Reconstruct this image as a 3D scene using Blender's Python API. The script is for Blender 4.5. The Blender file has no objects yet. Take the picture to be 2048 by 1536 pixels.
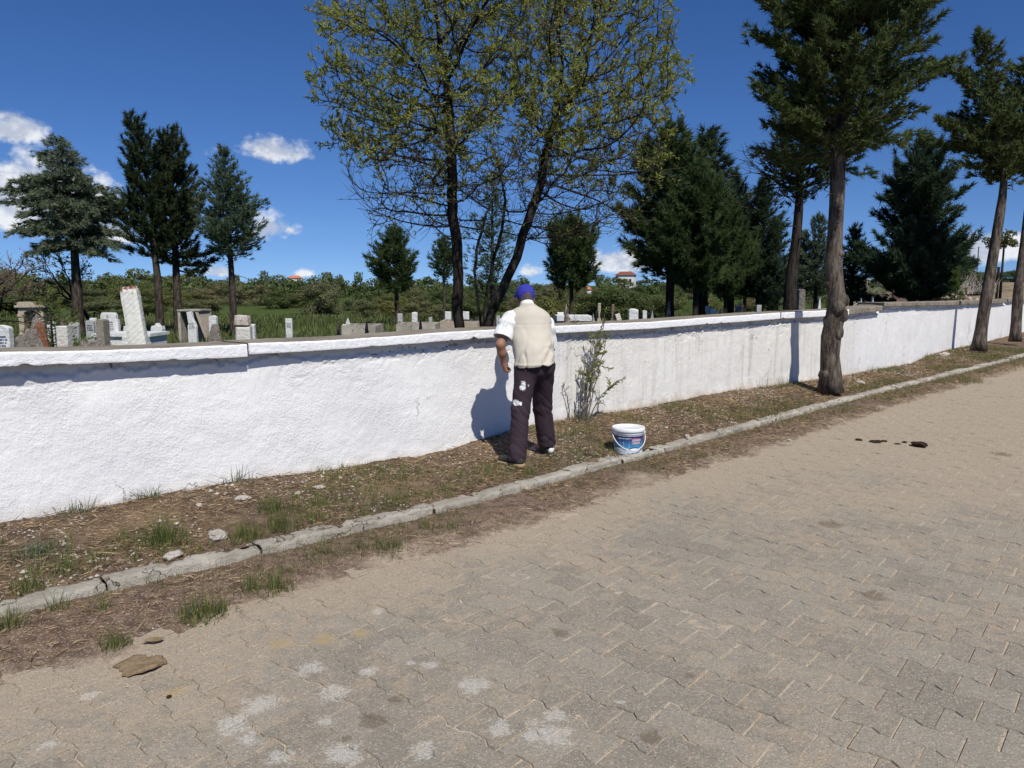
import bpy, math, random
import numpy as np
from mathutils import Vector, Matrix

# ------------------------------------------------------------------ camera, sky, sun, exposure
SC = bpy.context.scene
COL = SC.collection
FPX, HOR, CAMH = 1500.0, 580.0, 1.65          # focal length in photo pixels, horizon row, eye height
TH = math.atan((768 - HOR) / FPX)
SUN_AZ, SUN_EL = math.radians(157.0), math.radians(52.0)   # azimuth of the sun from +Y towards +X

cam_d = bpy.data.cameras.new('camera'); cam = bpy.data.objects.new('camera', cam_d); COL.objects.link(cam)
cam.location = (0, 0, CAMH); cam.rotation_euler = (math.radians(90) - TH, 0, 0)
cam_d.sensor_width = 36; cam_d.lens = FPX / 2048 * 36; cam_d.clip_start = .05; cam_d.clip_end = 6000
SC.camera = cam
SC.view_settings.view_transform = 'Standard'; SC.view_settings.look = 'None'
SC.view_settings.exposure = 0.12; SC.view_settings.gamma = 1; SC.view_settings.use_curve_mapping = False
SC.render.resolution_x, SC.render.resolution_y = 1024, 768
SC.cycles.max_bounces = 6; SC.cycles.transparent_max_bounces = 4
SC.cycles.use_denoising = True

def ray(x, y):
    u = (x - 1024) / FPX; v = (768 - y) / FPX
    return np.array([u, math.cos(TH) + v * math.sin(TH), -math.sin(TH) + v * math.cos(TH)])
def on_z(x, y, z=0.0):
    r = ray(x, y); return r * ((z - CAMH) / r[2]) + np.array([0, 0, CAMH])
def at(x, y, Y):
    r = ray(x, y); return r * (Y / r[1]) + np.array([0, 0, CAMH])

# ------------------------------------------------------------------ node helper
class NT:
    def __init__(s, tree): s.t = tree; s.n = tree.nodes; s.l = tree.links
    def new(s, typ, **kw):
        nd = s.n.new(typ)
        for k, v in kw.items(): setattr(nd, k, v)
        return nd
    def put(s, sock, v):
        if v is None: return
        if hasattr(v, 'is_output'): s.l.new(v, sock)
        else:
            if sock.type == 'RGBA' and not hasattr(v, '__len__'): v = (v, v, v, 1)
            if sock.type == 'RGBA' and len(v) == 3: v = (*v, 1)
            if sock.type == 'VECTOR' and not hasattr(v, '__len__'): v = (v, v, v)
            sock.default_value = v
    def m(s, op, a, b=None, c=None, clamp=False):
        nd = s.new('ShaderNodeMath', operation=op, use_clamp=clamp)
        for i, v in enumerate((a, b, c)): s.put(nd.inputs[i], v)
        return nd.outputs[0]
    def vm(s, op, a, b=None, out=0):
        nd = s.new('ShaderNodeVectorMath', operation=op)
        s.put(nd.inputs[0], a)
        if op == 'SCALE': s.put(nd.inputs['Scale'], b)
        else: s.put(nd.inputs[1], b)
        return nd.outputs[out]
    def noise(s, vec, scale, detail=3, rough=.55, out='Fac', dist=0):
        nd = s.new('ShaderNodeTexNoise'); s.put(nd.inputs['Vector'], vec); nd.inputs['Scale'].default_value = scale
        nd.inputs['Detail'].default_value = detail; nd.inputs['Roughness'].default_value = rough; nd.inputs['Distortion'].default_value = dist
        return nd.outputs[out]
    def voro(s, vec, scale, feature='F1', out='Distance', rnd=1):
        nd = s.new('ShaderNodeTexVoronoi', feature=feature); s.put(nd.inputs['Vector'], vec); nd.inputs['Scale'].default_value = scale
        nd.inputs['Randomness'].default_value = rnd
        return nd.outputs[out]
    def mix(s, f, a, b, blend='MIX'):
        nd = s.new('ShaderNodeMix', data_type='RGBA', blend_type=blend)
        s.put(nd.inputs[0], f); s.put(nd.inputs[6], a); s.put(nd.inputs[7], b); return nd.outputs[2]
    def step(s, v, lo, hi, a=0., b=1.):
        nd = s.new('ShaderNodeMapRange', interpolation_type='SMOOTHSTEP')
        s.put(nd.inputs[0], v); s.put(nd.inputs[1], lo); s.put(nd.inputs[2], hi); s.put(nd.inputs[3], a); s.put(nd.inputs[4], b); return nd.outputs[0]
    def attr(s, name, out='Fac'):
        nd = s.new('ShaderNodeAttribute', attribute_name=name); return nd.outputs[out]
    def map(s, vec, scale=(1, 1, 1), loc=(0, 0, 0), rot=(0, 0, 0)):
        nd = s.new('ShaderNodeMapping'); s.put(nd.inputs['Vector'], vec)
        nd.inputs['Scale'].default_value = scale; nd.inputs['Location'].default_value = loc; nd.inputs['Rotation'].default_value = rot
        return nd.outputs[0]
    def sep(s, vec):
        nd = s.new('ShaderNodeSeparateXYZ'); s.put(nd.inputs[0], vec); return nd.outputs
    def comb(s, x, y, z):
        nd = s.new('ShaderNodeCombineXYZ')
        for i, v in enumerate((x, y, z)): s.put(nd.inputs[i], v)
        return nd.outputs[0]
    def pos(s): return s.new('ShaderNodeNewGeometry').outputs['Position']
    def obj(s): return s.new('ShaderNodeTexCoord').outputs['Object']
    def island(s): return s.new('ShaderNodeNewGeometry').outputs['Random Per Island']
    def objrand(s): return s.new('ShaderNodeObjectInfo').outputs['Random']
    def bump(s, h, strength=.5, dist=.01, normal=None):
        nd = s.new('ShaderNodeBump'); nd.inputs['Strength'].default_value = strength; nd.inputs['Distance'].default_value = dist
        s.put(nd.inputs['Height'], h)
        if normal is not None: s.l.new(normal, nd.inputs['Normal'])
        return nd.outputs[0]

MATS = {}
def mat(name, fn):
    """fn(nt) -> dict(color, rough, normal, spec, trans)"""
    if name in MATS: return MATS[name]
    m = bpy.data.materials.new(name); m.use_nodes = True; nt = NT(m.node_tree)
    b = m.node_tree.nodes['Principled BSDF']; d = fn(nt)
    nt.put(b.inputs['Base Color'], d.get('color', (.5, .5, .5)))
    nt.put(b.inputs['Roughness'], d.get('rough', .85))
    nt.put(b.inputs['Specular IOR Level'], d.get('spec', .25))
    if 'normal' in d: nt.put(b.inputs['Normal'], d['normal'])
    if 'metal' in d: nt.put(b.inputs['Metallic'], d['metal'])
    if 'trans' in d:
        tr = nt.new('ShaderNodeBsdfTranslucent'); nt.put(tr.inputs['Color'], d.get('tcol', d['color']))
        mx = nt.new('ShaderNodeMixShader'); mx.inputs[0].default_value = d['trans']
        nt.l.new(b.outputs[0], mx.inputs[1]); nt.l.new(tr.outputs[0], mx.inputs[2])
        nt.l.new(mx.outputs[0], m.node_tree.nodes['Material Output'].inputs[0])
    MATS[name] = m
    return m

# ------------------------------------------------------------------ world: clear spring sky with a few cumulus clouds
W = bpy.data.worlds.new('World'); SC.world = W; W.use_nodes = True
def make_world():
    nt = NT(W.node_tree); bg = W.node_tree.nodes['Background']
    sky = nt.new('ShaderNodeTexSky', sky_type='NISHITA', sun_disc=False)
    sky.sun_elevation = SUN_EL; sky.sun_rotation = SUN_AZ
    sky.altitude = 900; sky.air_density = 1.0; sky.dust_density = 0.0; sky.ozone_density = 2.5
    d = nt.vm('NORMALIZE', nt.new('ShaderNodeTexCoord').outputs['Generated'])
    sx, sy, sz = nt.sep(d)
    az = nt.m('ARCTAN2', sx, sy); el = nt.m('ARCSINE', sz)
    nt.put(sky.inputs[0], nt.vm('NORMALIZE', nt.comb(sx, sy, nt.m('ADD', nt.m('MULTIPLY', nt.m('MAXIMUM', sz, 0), .95), .085))))
    p2 = nt.comb(az, nt.m('MULTIPLY', el, 1.25), 0)
    big = nt.noise(p2, 22, 6, .6); fine = nt.noise(p2, 75, 4, .6)
    n = nt.m('ADD', nt.m('MULTIPLY', nt.m('SUBTRACT', big, .5), 2.0), nt.m('MULTIPLY', nt.m('SUBTRACT', fine, .5), .75))
    def ell(px, py, w, h, soft=1.0):
        a, b, c = ray(px, py); A = math.atan2(a, b); E = math.asin(c / math.sqrt(a*a + b*b + c*c))
        dx = nt.m('DIVIDE', nt.m('SUBTRACT', az, A), w / FPX * math.cos(A)); dy = nt.m('DIVIDE', nt.m('SUBTRACT', el, E), h / FPX)
        low = nt.m('MULTIPLY', nt.m('LESS_THAN', dy, 0), .9)          # flatter underside
        dy = nt.m('MULTIPLY', dy, nt.m('ADD', 1, low))
        r = nt.m('SQRT', nt.m('ADD', nt.m('MULTIPLY', dx, dx), nt.m('MULTIPLY', dy, dy)))
        return nt.m('MULTIPLY', nt.m('SUBTRACT', 1, r), soft)
    E = [(30, 262, 62, 38, 1), (-10, 385, 90, 55, 1), (95, 385, 95, 75, 1.1), (175, 425, 85, 65, 1), (220, 470, 50, 34, .8), (60, 440, 160, 60, 1),
         (545, 305, 90, 34, .75), (520, 296, 60, 20, .7), (535, 455, 48, 45, .8), (580, 462, 45, 16, .4), (440, 545, 40, 16, .8), (612, 548, 22, 14, .9),
         (1235, 530, 75, 40, 1.1), (1060, 545, 30, 18, .8), (1650, 560, 60, 14, .6), (1985, 505, 110, 36, 1.1), (1900, 520, 120, 22, .7), (2120, 500, 90, 50, 1),
         (-140, 420, 160, 90, 1), (2320, 480, 150, 60, 1)]
    mask = None
    for e in E:
        v = ell(*e); mask = v if mask is None else nt.m('MAXIMUM', mask, v)
    # thinly scattered cumulus low in the rest of the sky
    rest = nt.m('SUBTRACT', nt.m('MULTIPLY', nt.noise(p2, 3.1, 2), 2.2), 1.65)
    rest = nt.m('SUBTRACT', rest, nt.m('MULTIPLY', nt.m('ABSOLUTE', nt.m('SUBTRACT', el, .16)), 6))
    rest = nt.m('SUBTRACT', rest, nt.m('MULTIPLY', nt.m('LESS_THAN', nt.m('ABSOLUTE', az), .72), 9))
    mask = nt.m('MAXIMUM', mask, rest)
    den = nt.m('ADD', mask, nt.m('MULTIPLY', n, .85))
    cov = nt.step(den, .02, .62)
    # thick parts are greyer below, crisp white on lit bumps
    up = nt.noise(nt.vm('ADD', p2, (0.004, -.018, 0)), 22, 6, .6)
    lit = nt.step(nt.m('SUBTRACT', nt.m('ADD', big, .0), up), -.10, .12)
    shade = nt.mix(lit, (5.6, 6.2, 7.4), (9.6, 9.8, 10.2))
    cov = nt.m('MULTIPLY', cov, .93)
    gs = nt.new('ShaderNodeHueSaturation'); nt.put(gs.inputs['Color'], sky.outputs[0]); gs.inputs['Saturation'].default_value = 1.2; gs.inputs['Value'].default_value = 1.0
    gm = nt.new('ShaderNodeGamma'); nt.put(gm.inputs[0], nt.vm('MULTIPLY', gs.outputs[0], (.42, .42, .42))); gm.inputs[1].default_value = 1.18
    skyc = nt.vm('MULTIPLY', gm.outputs[0], SKY_TINT)
    c = nt.mix(cov, skyc, shade)
    nt.put(bg.inputs['Color'], c); bg.inputs['Strength'].default_value = .085
SKY_TINT = (1.86, 1.86, 2.20)
make_world()

sun_d = bpy.data.lights.new('sun', 'SUN'); sun_d.energy = 4.6; sun_d.angle = math.radians(.55); sun_d.color = (1, .955, .885)
sun = bpy.data.objects.new('sun', sun_d); COL.objects.link(sun)
SUNV = Vector((math.sin(SUN_AZ) * math.cos(SUN_EL), math.cos(SUN_AZ) * math.cos(SUN_EL), math.sin(SUN_EL)))
sun.rotation_euler = SUNV.to_track_quat('Z', 'Y').to_euler(); sun.location = (0, 0, 30)

# ------------------------------------------------------------------ mesh helpers
def tag(o, label=None, cat=None, group=None, kind=None):
    if label: o['label'] = label
    if cat: o['category'] = cat
    if group: o['group'] = group
    if kind: o['kind'] = kind
    return o

def mesh(name, V, F, m=None, smooth=False, attrs=None):
    V = np.asarray(V, np.float32).reshape(-1, 3)
    if isinstance(F, np.ndarray): F = [F]
    F = [np.asarray(f, np.int32) for f in F if len(f)]
    me = bpy.data.meshes.new(name)
    me.vertices.add(len(V)); me.vertices.foreach_set('co', V.ravel())
    li = np.concatenate([f.ravel() for f in F]); st = []; o = 0
    for f in F:
        st.append(np.arange(len(f), dtype=np.int32) * f.shape[1] + o); o += f.size
    st = np.concatenate(st)
    me.loops.add(len(li)); me.loops.foreach_set('vertex_index', li)
    me.polygons.add(len(st)); me.polygons.foreach_set('loop_start', st)
    me.polygons.foreach_set('use_smooth', np.full(len(st), bool(smooth)))
    for k, a in (attrs or {}).items():
        at_ = me.attributes.new(k, 'FLOAT', 'POINT'); at_.data.foreach_set('value', np.asarray(a, np.float32))
    me.update(calc_edges=True)
    if m: me.materials.append(m)
    return me

def obj(name, me, parent=None, loc=(0, 0, 0), rz=0, scale=None):
    o = bpy.data.objects.new(name, me); COL.objects.link(o); o.location = loc; o.rotation_euler = (0, 0, rz)
    if scale is not None: o.scale = scale
    if parent is not None: o.parent = parent
    return o
def empty(name, loc=(0, 0, 0), rz=0):
    o = obj(name, None, None, loc, rz); o.empty_display_size = .2; return o

class Acc:
    """collects vertices and faces of one mesh"""
    def __init__(s): s.V = []; s.F = {}; s.n = 0; s.A = {}
    def add(s, V, F, **attrs):
        V = np.asarray(V, float).reshape(-1, 3)
        for f in (F if isinstance(F, list) else [F]):
            f = np.asarray(f, np.int64)
            if f.size: s.F.setdefault(f.shape[1], []).append(f + s.n)
        for k, a in attrs.items(): s.A.setdefault(k, []).append(np.broadcast_to(np.asarray(a, float), len(V)))
        s.V.append(V); s.n += len(V); return s
    def tube(s, P, R, k=6, cap=True):
        P = np.asarray(P, float); R = np.broadcast_to(np.asarray(R, float), len(P)); T = np.gradient(P, axis=0)
        T /= np.linalg.norm(T, axis=1)[:, None] + 1e-9
        up = np.array([0, 0, 1.]) if abs(T[:, 2]).mean() < .8 else np.array([1., 0, 0])
        X = np.cross(T, up); X /= np.linalg.norm(X, axis=1)[:, None] + 1e-9; Y = np.cross(T, X)
        a = np.arange(k) / k * 2 * math.pi
        V = P[:, None] + R[:, None, None] * (np.cos(a)[None, :, None] * X[:, None] + np.sin(a)[None, :, None] * Y[:, None])
        n = len(P); i, j = np.meshgrid(np.arange(n - 1), np.arange(k), indexing='ij'); i = i.ravel(); j = j.ravel(); j2 = (j + 1) % k
        F = [np.stack([i*k+j, i*k+j2, (i+1)*k+j2, (i+1)*k+j], 1)]
        if cap: F.append(np.array([list(range(k))[::-1], [(n-1)*k + q for q in range(k)]]))
        return s.add(V, F)
    def box(s, c, size, R=None):
        d = np.array([[x, y, z] for x in (-.5, .5) for y in (-.5, .5) for z in (-.5, .5)]) * size
        if R is not None: d = d @ np.asarray(R).T
        return s.add(d + np.asarray(c), np.array([[0,1,3,2],[4,6,7,5],[0,4,5,1],[2,3,7,6],[0,2,6,4],[1,5,7,3]]))
    def lathe(s, prof, k=32, c=(0, 0, 0)):
        pr = np.asarray(prof, float); a = np.arange(k) / k * 2 * math.pi; n = len(pr)
        V = np.stack([pr[:, 0][:, None]*np.cos(a), pr[:, 0][:, None]*np.sin(a), np.repeat(pr[:, 1][:, None], k, 1)], -1) + np.asarray(c)
        i, j = np.meshgrid(np.arange(n-1), np.arange(k), indexing='ij'); i = i.ravel(); j = j.ravel(); j2 = (j+1) % k
        return s.add(V, np.stack([i*k+j, i*k+j2, (i+1)*k+j2, (i+1)*k+j], 1))
    def mesh(s, name, m=None, smooth=False):
        V = np.concatenate(s.V); F = [np.concatenate(f) for f in s.F.values()]
        return mesh(name, V, F, m, smooth, {k: np.concatenate(a) for k, a in s.A.items()})

def grid_faces(n, m):
    i, j = np.meshgrid(np.arange(n-1), np.arange(m-1), indexing='ij'); i = i.ravel(); j = j.ravel()
    return np.stack([i*m+j, (i+1)*m+j, (i+1)*m+j+1, i*m+j+1], 1)

def _hash(I, seed):
    h = np.full(I.shape[:-1], seed * 374761393 + 12345, np.int64)
    for d in range(I.shape[-1]): h = (h ^ (I[..., d] * (668265263 + 40503 * d * 7919))) * 1274126177 & 0x7fffffff; h ^= h >> 13
    h = h * 1103515245 & 0x7fffffff; h ^= h >> 11
    return (h & 0xffff) / 65535.0
def vn(p, seed=0):
    """value noise in -1..1, any dimension"""
    p = np.asarray(p, float); I = np.floor(p).astype(np.int64); f = p - I; f = f*f*(3-2*f); D = p.shape[-1]; out = 0
    for c in range(2 ** D):
        o = np.array([(c >> d) & 1 for d in range(D)]); w = np.prod(np.where(o, f, 1-f), -1); out = out + w * _hash(I + o, seed)
    return out * 2 - 1
def fbm(p, oct=4, seed=0, gain=.5):
    p = np.asarray(p, float); a = 1; t = 0; n = 0
    for k in range(oct): t = t + a * vn(p * 2**k + 17.3*k, seed + k); n += a; a *= gain
    return t / n
def unit(v): v = np.asarray(v, float); return v / (np.linalg.norm(v, axis=-1, keepdims=True) + 1e-9)
def sstep(x, a, b): t = np.clip((np.asarray(x, float) - a) / (b - a), 0, 1); return t*t*(3-2*t)

# ------------------------------------------------------------------ lie of the land
# u runs along the road edge (away from the camera, to the right), v across it towards the cemetery
S2 = math.sqrt(.5)
def uv_of(x, y): return (x + y) * S2, (y - x) * S2
def xy_of(u, v): return (u - v) * S2, (u + v) * S2
WALL_XY = np.array([(-9, -.35), (-6, 2.38), (-3.35, 4.77), (-.9, 6.95), (1.3, 9.0), (3.5, 11.0), (5.8, 13.05), (8.2, 15.6), (11.45, 19.3), (15.3, 23.7), (19.4, 28.3), (27, 37)])
KERB_XY = np.array([(-9, -2.9), (-5, .95), (-2.56, 3.57), (-2.11, 3.91), (-1.64, 4.36), (-1.07, 4.82), (-.63, 5.23), (-.09, 5.76), (.55, 6.4), (1.3, 7.15), (2.78, 8.65), (5.26, 11.2), (8.47, 14.3), (11.51, 17.2), (16, 22), (24, 31)])
WU, WV = uv_of(WALL_XY[:, 0], WALL_XY[:, 1]); KU, KV = uv_of(KERB_XY[:, 0], KERB_XY[:, 1])
def smooth_line(U, V):
    u = np.arange(U[0], U[-1], .05); v = np.interp(u, U, V); k = np.ones(31) / 31
    return u, np.convolve(np.pad(v, 15, mode='edge'), k, 'valid')
WUs, WVs = smooth_line(WU, WV); KUs, KVs = smooth_line(KU, KV)
def wall_v(u): return np.interp(u, WUs, WVs)
def kerb_v(u): return np.interp(u, KUs, KVs)

def hit_line(px, off=0.0):
    """u where the vertical plane through photo column px meets the wall line (moved off metres towards the road)"""
    u = np.linspace(WUs[0], WUs[-1], 6000); x, y = xy_of(u, wall_v(u) - off)
    g = x - y / ray(px, HOR)[1] * ray(px, HOR)[0]
    k = np.where((y > .5) & (np.sign(g) != np.sign(np.roll(g, -1))))[0]; k = k[k < len(u) - 1]
    return u[k[0]]
def z_at(px, py, off=0.0):
    u = hit_line(px, off); x, y = xy_of(u, wall_v(u) - off); return u, at(px, py, y)[2]

GROUND_PX = [(0, 1040), (171, 1012), (290, 988), (461, 961), (700, 930), (900, 900), (950, 882), (1017, 862), (1100, 842), (1232, 824), (1305, 811), (1393, 795), (1481, 780), (1582, 768), (1686, 752), (1746, 742), (1828, 728), (1869, 709), (1910, 699), (1970, 686), (2040, 668)]
gz_ = np.array([z_at(*p) for p in GROUND_PX])
gz_ = np.vstack([[-12, gz_[0, 1]], [gz_[0, 0] - .5, gz_[0, 1]], gz_, [60, gz_[-1, 1]]])
def base_z(u): return np.interp(u, gz_[:, 0], gz_[:, 1])
KERB_H, KERB_W = .085, .14
def verge_z(x, y, rough=True):
    u, v = uv_of(np.asarray(x, float), np.asarray(y, float)); kv = kerb_v(u) + KERB_W; wv = wall_v(u)
    t = np.clip((v - kv) / np.maximum(wv - kv, .2), 0, 1.2)
    z = KERB_H - .02 + (base_z(u) - KERB_H + .02) * np.minimum(t, 1) ** .9
    if rough:
        p = np.stack([x, y], -1); z = z + .018 * fbm(p * 2.2, 3, 5) + .008 * fbm(p * 11, 3, 9)
    return z
def road_z(x, y):
    u, v = uv_of(np.asarray(x, float), np.asarray(y, float)); s = kerb_v(u) - v
    return s

# ------------------------------------------------------------------ materials of the setting
def m_soil(nt):
    p = nt.pos(); n1 = nt.noise(p, 1.7, 4); n2 = nt.noise(p, 11, 5, .7); n3 = nt.noise(p, 70, 4, .7); n4 = nt.noise(p, 190, 2)
    c = nt.mix(nt.step(n2, .35, .65), (.055, .036, .024), (.150, .104, .068))
    c = nt.mix(nt.step(n1, .45, .68, 0, .65), c, (.21, .145, .085))
    c = nt.mix(nt.step(n3, .52, .72, 0, .75), c, (.27, .21, .15))
    v = nt.voro(p, 62, out='Distance'); sel = nt.voro(p, 62, out='Color')
    sel = nt.sep(sel)[0]
    peb = nt.m('MULTIPLY', nt.step(v, .25, .38, 1, 0), nt.step(nt.m('ADD', sel, nt.m('MULTIPLY', nt.m('SUBTRACT', nt.noise(p, 1.1, 2), .5), .9)), .78, .84))
    c = nt.mix(nt.m('MULTIPLY', peb, .8), c, nt.mix(sel, (.34, .29, .24), (.52, .48, .42)))
    h = nt.m('ADD', nt.m('MULTIPLY', n3, .6), nt.m('ADD', nt.m('MULTIPLY', n4, .3), nt.m('MULTIPLY', peb, .5)))
    return dict(color=c, rough=.95, spec=.1, normal=nt.bump(h, .9, .012))
M_SOIL = mat('soil', m_soil)

def edge_dist(nt, p):
    """metres from the kerb towards the road, as a material coordinate"""
    x, y, z = nt.sep(p); u = nt.m('MULTIPLY', nt.m('ADD', x, y), S2); v = nt.m('MULTIPLY', nt.m('SUBTRACT', y, x), S2)
    # the kerb runs nearly straight: v = 4.28 on average
    return nt.m('SUBTRACT', 4.28, v), u

def m_grit(nt):
    p = nt.pos(); s, u = edge_dist(nt, p)
    n1 = nt.noise(p, 2.2, 4); n3 = nt.noise(p, 120, 3, .7); n4 = nt.noise(p, 14, 4)
    dirt = nt.mix(nt.step(n4, .35, .65), (.095, .062, .043), (.175, .122, .083))
    sand = nt.mix(nt.step(n4, .3, .7), (.35, .285, .205), (.48, .40, .305))
    edge = nt.step(nt.m('ADD', s, nt.m('MULTIPLY', nt.m('SUBTRACT', n1, .5), .9)), .42, .95)
    c = nt.mix(edge, dirt, sand)
    v = nt.voro(p, 150, out='Color'); k = nt.sep(v)[0]
    c = nt.mix(nt.step(k, .84, .95, 0, .5), c, (.48, .42, .35)); c = nt.mix(nt.step(k, .03, .12, .6, 0), c, (.09, .065, .05))
    h = nt.m('ADD', nt.m('MULTIPLY', n3, .7), nt.m('MULTIPLY', nt.voro(p, 150), .5))
    return dict(color=c, rough=.95, spec=.1, normal=nt.bump(h, .9, .006))
M_GRIT = mat('grit', m_grit)

def spots(nt, p, L, jit=.9, sc=9):
    """stain mask: ragged blots at world points (x, y, radius)"""
    n = nt.m('MULTIPLY', nt.m('SUBTRACT', nt.noise(p, sc, 5, .65), .5), jit * 2); out = None
    for x, y, r in L:
        d = nt.vm('DISTANCE', nt.vm('MULTIPLY', p, (1, 1, 0)), (x, y, 0), out=1)
        f = nt.m('SUBTRACT', 1, nt.m('DIVIDE', d, r)); out = f if out is None else nt.m('MAXIMUM', out, f)
    n = nt.m('ADD', n, nt.m('MULTIPLY', nt.m('SUBTRACT', nt.noise(p, sc * 6, 4, .7), .5), jit * 1.6))
    return nt.step(nt.m('ADD', out, n), .22, .66)
def blot(px, py, wpx):
    q = on_z(px, py); return (q[0], q[1], wpx / FPX * q[1])
LIME = [blot(*b) for b in [(620,1338,45),(668,1388,50),(860,1330,28),(735,1345,26),(950,1372,50),(470,1450,55),(500,1478,40),(1000,1452,42),(1092,1470,75),(1115,1432,40),(845,1500,45),(690,1505,60),(755,1222,22),(520,1410,60),(650,1440,26),(100,1490,30),(560,1512,40),(1240,1405,16),(180,1390,26),(820,1325,20)]]
OCHRE = [blot(*b) for b in [(645,1278,42),(560,1285,36),(720,1265,30),(350,1385,40)]]
DARK = [blot(*b) for b in [(745,1440,45),(790,1398,26),(690,1478,26),(1300,1475,34),(1660,1050,40),(1380,1352,22),(1750,1190,40),(2000,908,34),(1120,1265,30)]]

def m_paver(nt):
    p = nt.pos(); s, u = edge_dist(nt, p); t = nt.attr('tint')
    n1 = nt.noise(p, 1.3, 4); n2 = nt.noise(p, 12, 5, .65); n3 = nt.noise(p, 130, 4, .75); n5 = nt.noise(p, 45, 4, .7)
    base = nt.mix(t, (.225, .202, .158), (.298, .268, .210))
    base = nt.mix(nt.step(n5, .4, .7, 0, .4), base, (.17, .155, .135))
    sandc = nt.mix(n3, (.29, .230, .160), (.44, .355, .255))
    far = nt.step(u, 3.5, 9.5, 0, .34)
    near = nt.step(s, .35, 1.8, .38, .0)
    cover = nt.m('ADD', nt.m('ADD', near, far), nt.m('MULTIPLY', nt.m('SUBTRACT', n1, .5), .9))
    dust = nt.step(nt.m('ADD', nt.m('ADD', nt.m('MULTIPLY', n2, .9), nt.m('MULTIPLY', n5, .35)), nt.m('MULTIPLY', cover, .8)), .56, .86, .08, .95)
    dust = nt.m('MULTIPLY', dust, nt.step(n3, .28, .6, .35, 1))
    c = nt.mix(dust, base, sandc)
    k = nt.sep(nt.voro(p, 210, out='Color'))[0]
    c = nt.mix(nt.step(k, .86, .93, 0, .55), c, (.52, .47, .41)); c = nt.mix(nt.step(k, .02, .09, .5, 0), c, (.075, .062, .05))
    c = nt.mix(nt.m('MULTIPLY', spots(nt, p, DARK, .9), .55), c, (.115, .082, .05))
    c = nt.mix(nt.m('MULTIPLY', spots(nt, p, OCHRE, .9), .5), c, (.40, .29, .13))
    c = nt.mix(nt.m('MULTIPLY', nt.m('MULTIPLY', spots(nt, p, LIME, 1.0, 12), nt.step(n3, .36, .6, .1, 1)), .62), c, (.60, .58, .53))
    h = nt.m('ADD', nt.m('MULTIPLY', n3, .6), nt.m('MULTIPLY', n5, 1.0))
    return dict(color=c, rough=.9, spec=.15, normal=nt.bump(h, .8, .008))
M_PAVER = mat('paver_concrete', m_paver)

def m_concrete(nt):
    p = nt.pos(); n1 = nt.noise(p, 3, 4); n2 = nt.noise(p, 24, 5, .7); n3 = nt.noise(p, 110, 3, .7)
    c = nt.mix(nt.step(n1, .35, .7), (.33, .30, .245), (.48, .445, .375))
    c = nt.mix(nt.step(n2, .5, .7, 0, .55), c, (.24, .205, .155)); c = nt.mix(nt.step(n2, .25, .42, .55, 0), c, (.50, .475, .43))
    c = nt.mix(nt.step(n3, .62, .72, 0, .7), c, (.13, .11, .085))
    ed = nt.voro(nt.vm('ADD', p, nt.vm('SCALE', nt.noise(p, 9, 3, .6, 'Color'), .22)), 1.7, 'DISTANCE_TO_EDGE'); c = nt.mix(nt.step(ed, .004, .010, .85, 0), c, (.06, .05, .04))
    return dict(color=c, rough=.92, spec=.12, normal=nt.bump(nt.m('ADD', n2, nt.m('MULTIPLY', n3, .6)), 1, .018))
M_CONC = mat('old_concrete', m_concrete)

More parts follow.
